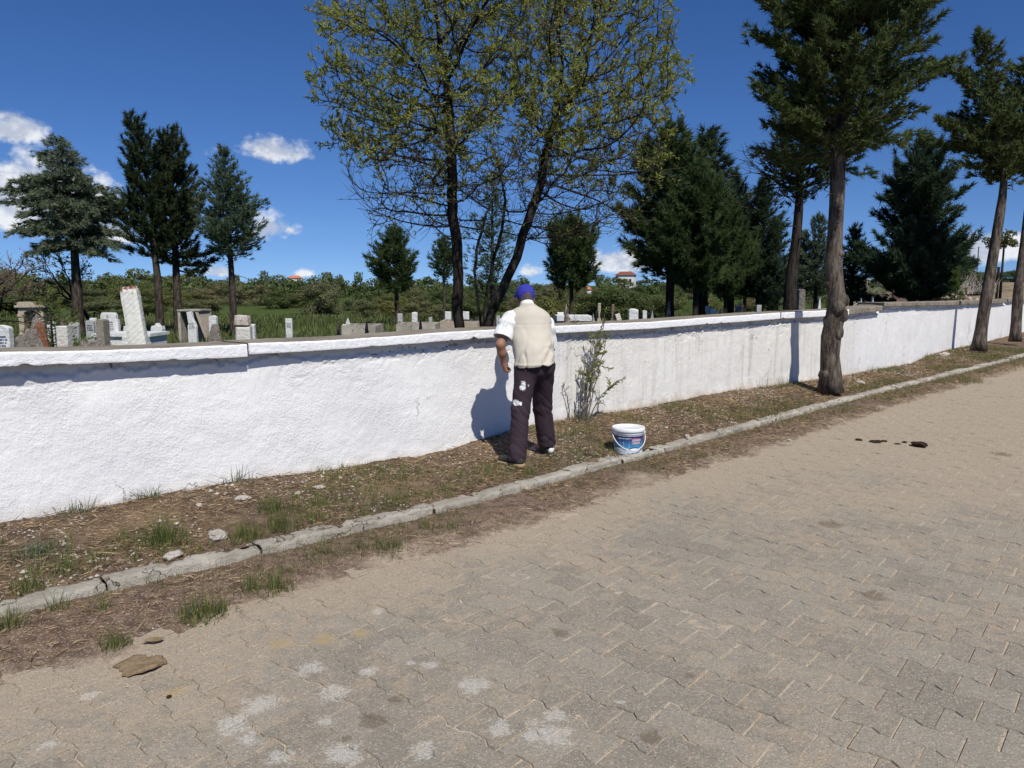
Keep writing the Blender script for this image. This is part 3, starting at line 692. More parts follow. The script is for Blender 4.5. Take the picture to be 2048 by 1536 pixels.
def broad_crown(seed, rx, ry, rz, nblob=26, leaves=2600, ls=.22, lo=-.6):
    """leafy crown about its centre: small leaf clumps over many uneven lobes"""
    rng = np.random.default_rng(seed); fol = Acc()
    c = unit(rng.normal(size=(nblob, 3))) * rng.uniform(.25, .85, (nblob, 1)) ** .6; c = c[c[:, 2] > lo]; r = rng.uniform(.20, .44, len(c))
    w = r ** 2 / (r ** 2).sum(); idx = rng.choice(len(c), leaves, p=w); d = unit(rng.normal(size=(leaves, 3)) + np.array([0, 0, .25]))
    rad = r[idx] * rng.uniform(.55, 1.08, leaves) * (1 + .3 * vn(d * 2.5 + c[idx] * 5, seed))
    P = (c[idx] + d * rad[:, None]) * np.array([rx, ry, rz]); D = perp(d, rng)
    V, F = leaf_quads(P, D, ls * rng.uniform(.6, 1.3, leaves), ls * .62 * rng.uniform(.6, 1.2, leaves), rng, .2, unit(d + rng.normal(0, .45, d.shape))); fol.add(V, F); return fol

def plant_tree(name, label, cat, wood, fol, wm, fm, loc, rz=0, scale=None, group=None):
    e = empty(name, tuple(float(v) for v in loc), rz); tag(e, label, cat, group)
    if scale is not None: e.scale = (scale,) * 3 if not hasattr(scale, '__len__') else scale
    obj('trunk', wood if isinstance(wood, bpy.types.Mesh) else wood.mesh('trunk', wm, True), e)
    obj('crown', fol if isinstance(fol, bpy.types.Mesh) else fol.mesh('crown', fm), e)
    return e
def copy_thing(root, loc, rz=0, scale=None, label=None):
    c = root.copy(); COL.objects.link(c); c.location = tuple(float(v) for v in loc); c.rotation_euler = (0, 0, rz)
    if scale is not None: c.scale = (scale,) * 3 if not hasattr(scale, '__len__') else scale
    if label: c['label'] = label
    for ch in root.children:
        k = ch.copy(); COL.objects.link(k); k.parent = c; k.matrix_parent_inverse = Matrix()
    return c

# ------------------------------------------------------------------ the almond tree behind the wall
def build_almond():
    rng = np.random.default_rng(12); Y0 = 9.75
    def pth(L, Y): return np.array([at(x, y, Y + dy) for x, y, dy in L])
    base = np.array([at(950, 655, Y0)[0], Y0, 0.0])
    st1 = pth([(918, 650, -.05), (914, 600, -.05), (916, 545, -.05), (913, 490, -.05), (905, 430, -.08), (905, 370, -.1), (903, 300, -.1), (898, 230, -.05), (893, 160, 0)], Y0)
    st2 = pth([(975, 650, .05), (992, 605, .05), (1014, 560, .05), (1033, 515, .1), (1045, 470, .1), (1063, 425, .1), (1082, 365, .15), (1092, 310, .2), (1110, 240, .2)], Y0)
    st3 = pth([(962, 650, .1), (955, 590, .15), (950, 540, .2), (957, 480, .25), (975, 420, .3)], Y0)
    st4 = pth([(968, 650, .15), (972, 590, .25), (985, 530, .3), (1003, 460, .35), (1010, 400, .4)], Y0)
    low = np.array([base[0], base[1], -.1])
    nodes, par, stem = [low], [-1], [0]
    def chain(pts, start, step=.11):
        prev = start; last = nodes[start]
        for p in pts:
            n = max(1, int(np.linalg.norm(p - last) / step))
            for k in range(1, n + 1): nodes.append(last + (p - last) * k / n + rng.normal(0, .006, 3)); par.append(prev); prev = len(nodes) - 1; stem.append(1)
            last = p
    for s in (st1, st2, st3, st4): chain(s, 0)
    # attraction points fill the crown seen in the photograph
    pts = []
    while len(pts) < 5200:
        q = rng.uniform(-1, 1, 3); r = np.linalg.norm(q)
        if r > 1 or (r < .35 and rng.random() < .7): continue
        p = np.array([-.20, Y0 + .05, 4.05]) + q * np.array([2.36, 2.1, 2.55]); lump = 1 + .22 * float(vn((q * 2.4)[None], 5)[0])
        if r > lump: continue
        dx = abs(p[0] + .2)
        if p[2] < 2.15 + .15 * dx * (1 if dx < 1.6 else .3): continue
        if p[2] < 2.75 and dx < .45: continue
        pts.append(p)
    A = np.array(pts)
    STEP, INF, KILL = .10, .7, .17
    N = list(nodes)
    first = [i for i, n in enumerate(N) if n[2] > 2.0]; NA = np.array(N)
    d = np.linalg.norm(A[:, None] - NA[None], axis=2); d[:, NA[:, 2] < 2.0] = 99; near = d.argmin(1); dist = d.min(1)
    for it in range(90):
        act = dist < (INF if it > 6 else 1.6)
        if not act.any(): break
        tgt = {}
        for a in np.where(act)[0]:
            tgt.setdefault(near[a], np.zeros(3)); v = A[a] - N[near[a]]; tgt[near[a]] = tgt[near[a]] + v / (np.linalg.norm(v) + 1e-6)
        new = []
        for i, v in tgt.items():
            g = unit(v + rng.normal(0, .28, 3) + np.array([0, 0, .12])); new.append(N[i] + g * STEP); par.append(i); stem.append(0)
        s = len(N); N += new; nd = np.linalg.norm(A[:, None] - np.array(new)[None], axis=2); j = nd.argmin(1); m = nd[np.arange(len(A)), j]
        b = m < dist; near[b] = s + j[b]; dist[b] = m[b]; keep = dist > KILL; A, near, dist = A[keep], near[keep], dist[keep]
        if len(A) == 0 or len(N) > 14000: break
    NA = np.array(N); par = np.array(par); n = len(NA)
    rad = np.zeros(n); kids = [[] for _ in range(n)]
    for i in range(1, n): kids[par[i]].append(i)
    acc = np.zeros(n)
    for i in range(n - 1, 0, -1):
        acc[i] = max(acc[i], .0042 ** 2.25); acc[par[i]] += acc[i]
    rad = np.minimum(acc ** (1 / 2.25), .118)
    stem = np.array(stem)
    # branches as runs of nodes
    wood, tw = Acc(), Acc(); done = np.zeros(n, bool)
    order = [0]
    starts = [(0, k) for k in kids[0]]
    while starts:
        p, c = starts.pop(); run = [p, c]
        while kids[run[-1]]:
            ks = sorted(kids[run[-1]], key=lambda q: -rad[q]); starts += [(run[-1], q) for q in ks[1:]]; run.append(ks[0])
        P = NA[run]; r = rad[run].copy(); r[0] = min(r[0], r[1] * 1.05)
        if p == 0: r[0] = r[1] = r[2] * 1.12
        wood.tube(P, r, 9 if r.max() > .03 else (5 if r.max() > .012 else 4), cap=False)
    # twigs and leaves on the thin wood
    thin = np.where((rad < .0125) & (stem == 0))[0]
    LP, LD = [], []
    for i in thin:
        d0 = unit(NA[i] - NA[par[i]]); z = NA[i, 2]; hgt = (z - 2.0) / 4.4
        low = NA[i, 2] < 3.05 + .35 * vn(NA[i][None, :2] * .9, 3)[0]
        for k in range(2 if rng.random() < .62 else 1):
            g = unit(d0 + rng.normal(0, .75, 3) + np.array([0, 0, .30])); l = rng.uniform(.10, .34); q = [NA[i]]
            for s in range(3): g = unit(g + rng.normal(0, .18, 3) + np.array([0, 0, .05])); q.append(q[-1] + g * l / 3)
            q = np.array(q); tw.tube(q, [.0045, .0036, .0028, .0018], 3, cap=False)
            nl = rng.poisson(3.0 if low else 20 + 5 * hgt)
            nl = int(nl * np.clip(.85 + 1.1 * vn(NA[i][None] * 2.1, 19)[0], .12, 1.7))
            if rng.random() < (.35 if low else .2): nl = 0
            f = rng.uniform(.15, 1, nl) * 3; j = np.minimum(f.astype(int), 2)
            for ff, jj in zip(f, j): LP.append(q[jj] + (q[jj+1] - q[jj]) * (ff - jj)); LD.append(unit(g + rng.normal(0, .75, 3) + np.array([0, 0, .15])))
    LP, LD = np.array(LP), np.array(LD); m = len(LP)
    V, F = leaf_quads(LP, LD, rng.uniform(.036, .068, m), rng.uniform(.013, .021, m), rng); fol = Acc(); fol.add(V, F)
    e = empty('almond_tree', tuple(base)); tag(e, 'large spreading almond tree with several dark stems, standing just behind the wall', 'tree')
    for nm, a, mt, sm in (('trunk', wood, M_BARK_DARK, True), ('twigs', tw, M_TWIG, False), ('crown', fol, M_ALMOND, False)):
        me = a.mesh(nm, mt, sm); me.transform(Matrix.Translation(-Vector(base))); o = obj(nm, me, e)
        if nm == 'twigs': o['kind'] = 'stuff'
    print('almond', n, len(thin), m)
build_almond()

# ------------------------------------------------------------------ cypresses on the verge
def px_path(L, Y, base):
    """trunk centre line from photo points -> function of height giving (dx, dy)"""
    P = np.array([at(x, y, Y) for x, y in L]) - np.asarray(base); o = np.argsort(P[:, 2]); P = P[o]
    return lambda z: (float(np.interp(z, P[:, 2], P[:, 0])), 0.0)
def lobes(*pts):
    a = np.array(pts); return lambda t: float(np.interp(t, a[:, 0], a[:, 1]))

def build_cypresses():
    # nearest: thick bent trunk in front of the wall
    b = on_z(1660, 786, .13); b[1] += .12; Y = b[1]
    pth = px_path([(1660, 786), (1662, 740), (1658, 690), (1668, 650), (1674, 600), (1666, 545), (1670, 470), (1675, 380), (1676, 300), (1690, 200), (1700, 80), (1705, -60), (1700, -260)], Y, b)
    H = 7.6
    w, f = conifer(21, H, 3.35, lobes((0, .55), (.06, 1.0), (.16, 1.45), (.3, 1.35), (.45, 1.38), (.62, 1.35), (.8, .95), (.93, .5), (1, .15)), 135, lambda t: .12 + .45 * t, .38, .148, pth, .06, 22, .125, .018, .62, .36, .2, .055, .5,
                   extra=[(3.75, 3.35, 1.45, .1), (3.5, 3.0, 1.1, -.15), (3.7, .25, 1.35, -.1), (3.3, 5.6, .5, -.5), (4.9, 3.2, 1.25, .0), (5.35, .3, 1.7, .12), (4.5, 0, 1.65, .0), (3.65, 4.6, .9, -.3), (5.1, 3.6, 1.2, .15)], bare=2)
    # knots and burrs on the trunk
    rng = np.random.default_rng(4)
    for z, az, r in [(1.15, 5.6, .10), (1.38, 5.9, .085), (1.05, 2.9, .075), (2.05, 5.5, .06), (.25, 3.4, .10), (.15, .3, .11), (.9, 5.2, .09), (1.6, 3.3, .07), (1.25, 4.6, .09)]:
        x, y = pth(z); u_ = rng.normal(size=(60, 3)); u_ = unit(u_); lat = np.linspace(-1.5, 1.5, 7); lon = np.arange(9) / 9 * 6.283
        V = np.array([[math.cos(a)*math.cos(o), math.cos(a)*math.sin(o), math.sin(a)] for a in lat for o in lon]) * r; V *= (1 + .35 * vn(V * 22, int(z*10)))[:, None]
        i, j = np.meshgrid(np.arange(6), np.arange(9), indexing='ij'); i = i.ravel(); j = j.ravel(); j2 = (j+1) % 9
        w.add(V * np.array([1, 1, 1.3]) + np.array([x + math.cos(az)*.085, y + math.sin(az)*.085, z]), np.stack([i*9+j, i*9+j2, (i+1)*9+j2, (i+1)*9+j], 1))
    plant_tree('cypress_tree', 'nearest dark cypress with knotty grey trunk, rooted before the wall', 'tree', w, f, M_BARK_GREY, M_CYPRESS, b)
    # second, leaning, thin bent top
    b = on_z(1957, 702, .17); Y = b[1]
    pth = px_path([(1957, 700), (1965, 640), (1972, 600), (1985, 520), (1998, 440), (2005, 395), (2010, 330), (2000, 260), (1985, 190), (1972, 120), (1960, 70)], Y, b)
    H = at(1960, 68, Y)[2] - b[2]
    w, f = conifer(22, H, 4.0, lobes((0, .5), (.08, 1.05), (.3, 1.1), (.42, .85), (.5, .55), (.58, .34), (.85, .26), (1, .08)), 110, lambda t: .05 + .5 * t, .35, .15, pth, .075, 20, .17, .026, .6, .36, .2, .06, .5,
                   extra=[(4.75, 3.15, 1.9, .18), (4.7, 3.05, 1.8, .05), (5.9, 3.2, 1.45, .2), (6.3, 3.05, 1.5, .25), (4.8, .2, 1.2, .1), (4.4, 3.4, 1.2, -.1), (4.9, 3.2, 1.5, .3)], bare=2)
    plant_tree('cypress_tree', 'cypress leaning right with a thin crooked top, second along the verge', 'tree', w, f, M_BARK_GREY, M_CYPRESS, b)
    b = on_z(2030, 683, .2); Y = b[1]
    pth = px_path([(2030, 683), (2034, 620), (2038, 560), (2046, 500), (2055, 420), (2062, 340), (2066, 200), (2066, 130)], Y, b)
    H = at(2066, 128, Y)[2] - b[2]
    w, f = conifer(23, H, 4.6, lobes((0, .5), (.1, 1.1), (.4, 1.2), (.6, .8), (.8, .62), (.95, .45), (1, .15)), 80, lambda t: .05 + .5 * t, .35, .14, pth, .09, 20, .18, .028, .6, .38, .2, .07, .4, bare=3)
    plant_tree('cypress_tree', 'cypress cut by the right edge of the picture, third along the verge', 'tree', w, f, M_BARK_GREY, M_CYPRESS, b)
build_cypresses()

# ------------------------------------------------------------------ trees standing in the cemetery
def gpt(px, Y):
    x = at(px, HOR, Y)[0]; return np.array([x, Y, float(ground_z(x, Y))])
def hgt(px, py, Y): return at(px, py, Y)[2] - gpt(px, Y)[2]

def build_cemetery_trees():
    # grey-green cedar with layered boughs
    Y = 27; b = gpt(157, Y); H = hgt(115, 268, Y)
    pth = px_path([(158, 665), (155, 600), (150, 520), (146, 450), (135, 380), (120, 300), (112, 270)], Y, b)
    w, f = conifer(31, H, 2.9, lobes((0, 1.0), (.05, 1.7), (.15, 1.95), (.3, 1.75), (.45, 1.95), (.58, 1.55), (.66, 1.1), (.70, .62), (.8, .78), (.88, .60), (.95, .36), (1, .14)), 120, lambda t: .22 - .1 * t, -.55, .2, pth, .15, 14, .20, .028, .5, .62, .02, .05, .25, flat=True, bare=5)
    plant_tree('cedar_tree', 'grey-green cedar with layered drooping boughs, left of the dark pair', 'tree', w, f, M_BARK_PINE, M_CEDAR, b)
    # dark pair of cypresses leaning together
    Y = 28; b = gpt(320, Y); H = hgt(262, 234, Y)
    pth = px_path([(321, 660), (316, 560), (308, 500), (302, 420), (292, 340), (275, 280), (258, 238)], Y, b)
    w, f = conifer(32, H, 2.55, lobes((0, .6), (.1, 1.15), (.3, 1.3), (.5, 1.2), (.68, .85), (.8, .55), (.92, .45), (1, .15)), 85, lambda t: .3 + .5 * t, .4, .15, pth, .11, 17, .24, .032, .55, .34, .3, .06, .55)
    plant_tree('cypress_tree', 'tall dark cypress with its top bent left, left one of the dark pair', 'tree', w, f, M_BARK_PINE, M_CYPRESS_D, b)
    Y = 28.6; b = gpt(357, Y); H = hgt(345, 268, Y)
    pth = px_path([(357, 660), (354, 580), (350, 500), (348, 400), (340, 330), (345, 270)], Y, b)
    w, f = conifer(33, H, 2.45, lobes((0, .7), (.06, 1.15), (.3, 1.25), (.5, 1.1), (.7, .85), (.85, .7), (.95, .4), (1, .15)), 80, lambda t: .2 + .6 * t, .4, .17, pth, .11, 17, .24, .032, .55, .34, .3, .06, .55,
                   extra=[(2.6, 0, 1.6, -.12), (2.9, .2, 1.5, -.05), (2.4, .1, 1.3, -.2)])
    plant_tree('cypress_tree', 'tall dark cypress, right one of the dark pair with a low bough', 'tree', w, f, M_BARK_PINE, M_CYPRESS_D, b)
    # bluish conifer
    Y = 27.5; b = gpt(466, Y); H = hgt(447, 298, Y)
    pth = px_path([(468, 660), (465, 580), (460, 500), (455, 400), (447, 300)], Y, b)
    w, f = conifer(34, H, 2.75, lobes((0, .7), (.08, 1.25), (.2, 1.4), (.35, 1.2), (.55, .95), (.72, .6), (.85, .36), (1, .08)), 120, lambda t: .22 + .35 * t, .28, .14, pth, .14, 13, .20, .026, .5, .5, .15, .09, .28, bare=3)
    plant_tree('conifer_tree', 'bluish pointed conifer right of the dark pair', 'tree', w, f, M_BARK_PINE, M_FIR, b)
    # small pines and conifers in the middle distance
    Y = 36; b = gpt(793, Y); H = hgt(793, 462, Y)
    w, f = conifer(35, H, 1.5, lobes((0, .8), (.15, 1.3), (.4, 1.2), (.7, .8), (.9, .42), (1, .1)), 75, lambda t: .2 + .5 * t, .4, .12, None, .17, 16, .26, .034, .6, .5, .25, .1, .3)
    plant_tree('pine_tree', 'young pine left of the almond trunks', 'tree', w, f, M_BARK_PINE, M_YOUNG if False else M_PINE, b)
    Y = 38; b = gpt(888, Y); H = hgt(884, 484, Y)
    w, f = conifer(36, H, 2.1, lobes((0, .45), (.2, .8), (.5, .75), (.8, .5), (1, .1)), 50, lambda t: .2 + .5 * t, .4, .10, None, .17, 16, .24, .032, .6, .5, .25, .1, .3)
    plant_tree('pine_tree', 'slim young pine partly hidden by the left almond trunk', 'tree', w, f, M_BARK_PINE, M_PINE, b)
    Y = 20; b = gpt(985, Y); H = hgt(978, 355, Y)
    w, f = conifer(37, H, 1.4, lobes((0, .5), (.15, .75), (.4, .68), (.7, .4), (1, .06)), 80, lambda t: .1 + .3 * t, .3, .09, None, .16, 11, .18, .02, .55, .5, .15, .1, .3)
    plant_tree('conifer_tree', 'thin slender conifer behind the almond stems', 'tree', w, f, M_BARK_PINE, M_FIR, b)
    Y = 31; b = gpt(1143, Y); H = hgt(1140, 450, Y)
    w, f = conifer(38, H, 1.55, lobes((0, .9), (.12, 1.35), (.4, 1.4), (.65, 1.25), (.85, .8), (.95, .45), (1, .15)), 80, lambda t: .25 + .5 * t, .5, .11, None, .16, 20, .27, .030, .6, .5, .3, .1, .2)
    plant_tree('pine_tree', 'round-topped pine right of the almond tree', 'tree', w, f, M_BARK_PINE, M_PINE, b)
    # black pines: two prototypes, several trees of the grove
    def pine(seed, H, zb, R, nb, m, **kw):
        w, f = conifer(seed, H, zb, R, nb, lambda t: .12 + .55 * t, .45, .15, None, .15, 22, .26, .030, .62, .40, .25, .07, .42, **kw)
        return w.mesh('trunk', M_BARK_DARK, True), f.mesh('crown', m)
    wide = lobes((0, .9), (.1, 1.5), (.3, 1.6), (.5, 1.35), (.7, 1.0), (.88, .55), (1, .12)); slim = lobes((0, .6), (.15, .95), (.4, .9), (.7, .62), (.9, .3), (1, .08))
    PA = pine(41, 7.0, 2.0, wide, 125, M_PINE); PB = pine(42, 7.0, 1.7, slim, 110, M_PINE_B)
    L = [(1340, 250, 24, PA, 1.15, 'tall dark pine at the left edge of the pine grove'), (1405, 265, 25.5, PB, 1.5, 'tall feathery pine rising out of the grove'), (1392, 330, 22.5, PA, .95, 'dark pine in front in the left grove'),
         (1462, 345, 27, PB, 1.2, 'slim dark pine in the middle of the grove'), (1452, 400, 24, PA, .8, 'bushy low pine in the middle of the grove'), (1520, 360, 26, PB, 1.35, 'pine beside the leaning dark trunk'), (1490, 420, 29, PA, .85, 'pine in the shade at the back of the grove'),
         (1545, 440, 24, PB, 1.0, 'small pine just left of the leaning dark trunk')]
    for i, (px, py, Y, (w, f), wd, lab) in enumerate(L):
        h = hgt(px, py, Y) / 7.0; e = empty('pine_tree', tuple(gpt(px, Y)), i * 1.3); e.scale = (h * wd, h * wd, h); tag(e, lab, 'tree', 'pine grove behind the wall')
        obj('trunk', w, e); obj('crown', f, e)
    for px, py, Y, lab in [(1295, 470, 26, 'low pine bough tree at the left foot of the grove')][:0]: pass
    # leaning dark tree right behind the wall, crown against the nearest cypress
    Y = 16.0; b = gpt(1578, Y); H = hgt(1625, 205, Y)
    pth = px_path([(1578, 640), (1582, 560), (1590, 500), (1597, 430), (1600, 370), (1610, 300), (1622, 210)], Y, b)
    w, f = conifer(51, H, 3.5, lobes((0, .5), (.2, .9), (.5, .95), (.8, .6), (1, .15)), 70, lambda t: .2 + .4 * t, .4, .17, pth, .13, 13, .17, .024, .55, .5, .2, .1, .4, bare=5)
    rng = np.random.default_rng(8)      # bare dead twigs reaching left
    for i in range(16):
        z = rng.uniform(3.3, 4.6); l = rng.uniform(.7, 1.5); az = math.pi + rng.normal(0, .35); x, y = pth(z); q = [np.array([x, y, z])]; g = np.array([math.cos(az), math.sin(az), rng.uniform(.05, .7)])
        for s in range(6):
            g = unit(g + rng.normal(0, .16, 3)); q.append(q[-1] + g * l / 6)
            if s > 1:
                for t_ in range(2): gg = unit(g + rng.normal(0, .6, 3)); w.tube([q[-1], q[-1] + gg * .12, q[-1] + gg * .26 + rng.normal(0, .03, 3)], [.007, .005, .003], 3, cap=False)
        w.tube(q, np.linspace(.02, .005, 7), 4, cap=False)
    plant_tree('cypress_tree', 'dark cypress with a leaning black trunk and dead twigs, behind the wall', 'tree', w, f, M_BARK_DARK, M_CYPRESS_D, b)
    # bluish conifer and small cypress between the trunks
    for seed, px, py, Y, R, m, lab, nm in [(52, 1632, 432, 30, lobes((0, .7), (.15, 1.0), (.5, .75), (.8, .4), (1, .06)), M_FIR, 'pale bluish conifer just left of the nearest cypress trunk', 'conifer_tree'),
                                      (53, 1602, 470, 31, lobes((0, .6), (.15, .85), (.5, .7), (.8, .35), (1, .06)), M_FIR, 'lower bluish conifer behind the leaning black trunk', 'conifer_tree'),
                                      (54, 1704, 458, 27, lobes((0, .65), (.2, .8), (.45, .6), (.75, .34), (1, .06)), M_CYPRESS_D, 'small pointed cypress just right of the nearest cypress trunk', 'cypress_tree')]:
        b = gpt(px, Y); H = hgt(px, py, Y); w, f = conifer(seed, H, 1.0, R, 85, lambda t: .15 + .5 * t, .3, .09, None, .15, 13, .2, .028, .5, .5, .2, .09, .25)
        plant_tree(nm, lab, 'tree', w, f, M_BARK_DARK, m, b)
    Y = 25; b = gpt(1828, Y); H = hgt(1820, 288, Y)
    w, f = conifer(55, H, .9, lobes((0, 1.3), (.08, 1.85), (.2, 1.95), (.35, 1.5), (.5, 1.15), (.62, 1.05), (.78, .85), (.9, .5), (1, .12)), 125, lambda t: .1 + .55 * t, .4, .16, None, .13, 22, .26, .030, .62, .38, .25, .07, .5,
                   extra=[(1.9, .1, 2.4, .25), (1.4, 3.2, 1.7, .2), (1.6, .3, 2.2, .15), (2.2, -.2, 2.0, .3)])
    plant_tree('pine_tree', 'broad dark pine between the nearest and second cypress trunks', 'tree', w, f, M_BARK_DARK, M_PINE_B, b)
    # young bright conifers
    Y = 22.5; b = gpt(1911, Y); H = hgt(1911, 545, Y)
    w, f = conifer(56, H, .1, lobes((0, .42), (.3, .46), (.6, .32), (1, .05)), 46, lambda t: .5 + .5 * t, .3, .04, None, .09, 12, .15, .02, .45, .4, .35, .05, .2)
    plant_tree('young_conifer', 'small bright green conifer by the rubble left of the second cypress', 'tree', w, f, M_BARK_PINE, M_YOUNG, b)
    Y = 15; b = gpt(97, Y); H = hgt(95, 588, Y)
    w, f = conifer(57, H, .3, lobes((0, .55), (.3, .52), (.6, .34), (1, .05)), 30, lambda t: .1 + .4 * t, .3, .035, None, .10, 9, .12, .015, .5, .55, .1, .05, .35)
    plant_tree('young_conifer', 'small airy conifer among the gravestones by the beige arch monument', 'tree', w, f, M_BARK_PINE, M_YOUNG, b)
    # clipped ball tree far right
    Y = 45; b = gpt(2001, Y); H = hgt(2001, 462, Y); w = Acc().tube([(0, 0, 0), (0, 0, H - .8)], [.08, .05], 6); f = broad_crown(58, .95, .8, .55, 18, 1500, .16); f.V = [v + np.array([0, 0, H - .55]) for v in f.V]
    plant_tree('ball_tree', 'small clipped round tree on a thin stem near the right edge', 'tree', w, f, M_BARK_DARK, M_BROAD[2], b)

    # leafless reddish tree at the left edge, small leafy tree behind the cedar
    def twiggy(name, label, px, Y, h, spread, seed, leaves, m, lean=0):
        rng = np.random.default_rng(seed); b = gpt(px, Y); w, t, f = Acc(), Acc(), Acc(); LP, LD = [], []
        def grow(p, d, l, r, lv):
            q = [p]; n = 5
            for s in range(n): d = unit(d + rng.normal(0, .16, 3) + np.array([0, 0, .04 if lv else .1])); q.append(q[-1] + d * l / n)
            (w if r > .02 else t).tube(q, np.linspace(r, r * .55, n + 1), 7 if r > .03 else 4, cap=False)
            if lv == 4:
                for k in range(leaves): LP.append(q[rng.integers(1, 6)] + rng.normal(0, .02, 3)); LD.append(unit(d + rng.normal(0, .8, 3)))
                return
            for k in range((4, 4, 4, 3)[lv]):
                j = rng.integers(2, 6); g = unit(d + rng.normal(0, .62, 3) + np.array([lean * .2, 0, .08])); g[2] = g[2] * .8 + .05; grow(q[j], unit(g), l * rng.uniform(.52, .78), r * .52, lv + 1)
        grow(np.zeros(3), np.array([.05 + lean, 0, 1.]), h * .45, h * .022, 0)
        V, F = leaf_quads(np.array(LP), np.array(LD), .09 if leaves > 3 else .05, .05 if leaves > 3 else .02, rng); f.add(V, F)
        e = empty(name, tuple(b)); tag(e, label, 'tree'); obj('trunk', w.mesh('trunk', M_BARK_DARK, True), e); obj('twigs', t.mesh('twigs', M_TWIG_RED if leaves <= 3 else M_TWIG), e)['kind'] = 'stuff'; obj('crown', f.mesh('crown', m), e)
    global M_TWIG_RED
    M_TWIG_RED = mat('reddish_twig', lambda nt: dict(color=nt.mix(nt.noise(nt.obj(), 6, 3), (.075, .048, .038), (.17, .12, .095)), rough=.9))
    twiggy('bare_tree', 'nearly bare tree with reddish twigs at the left edge', -28, 15, 3.4, 1, 61, 2, mat('brown_buds', m_leaf((.12, .07, .04), (.2, .13, .07), (.15, .11, .05), .2)), .12)
    twiggy('leafy_tree', 'small open leafy tree behind the cedar trunk', 180, 31, 4.0, 1, 62, 9, M_BROAD[2], -.1)
build_cemetery_trees()

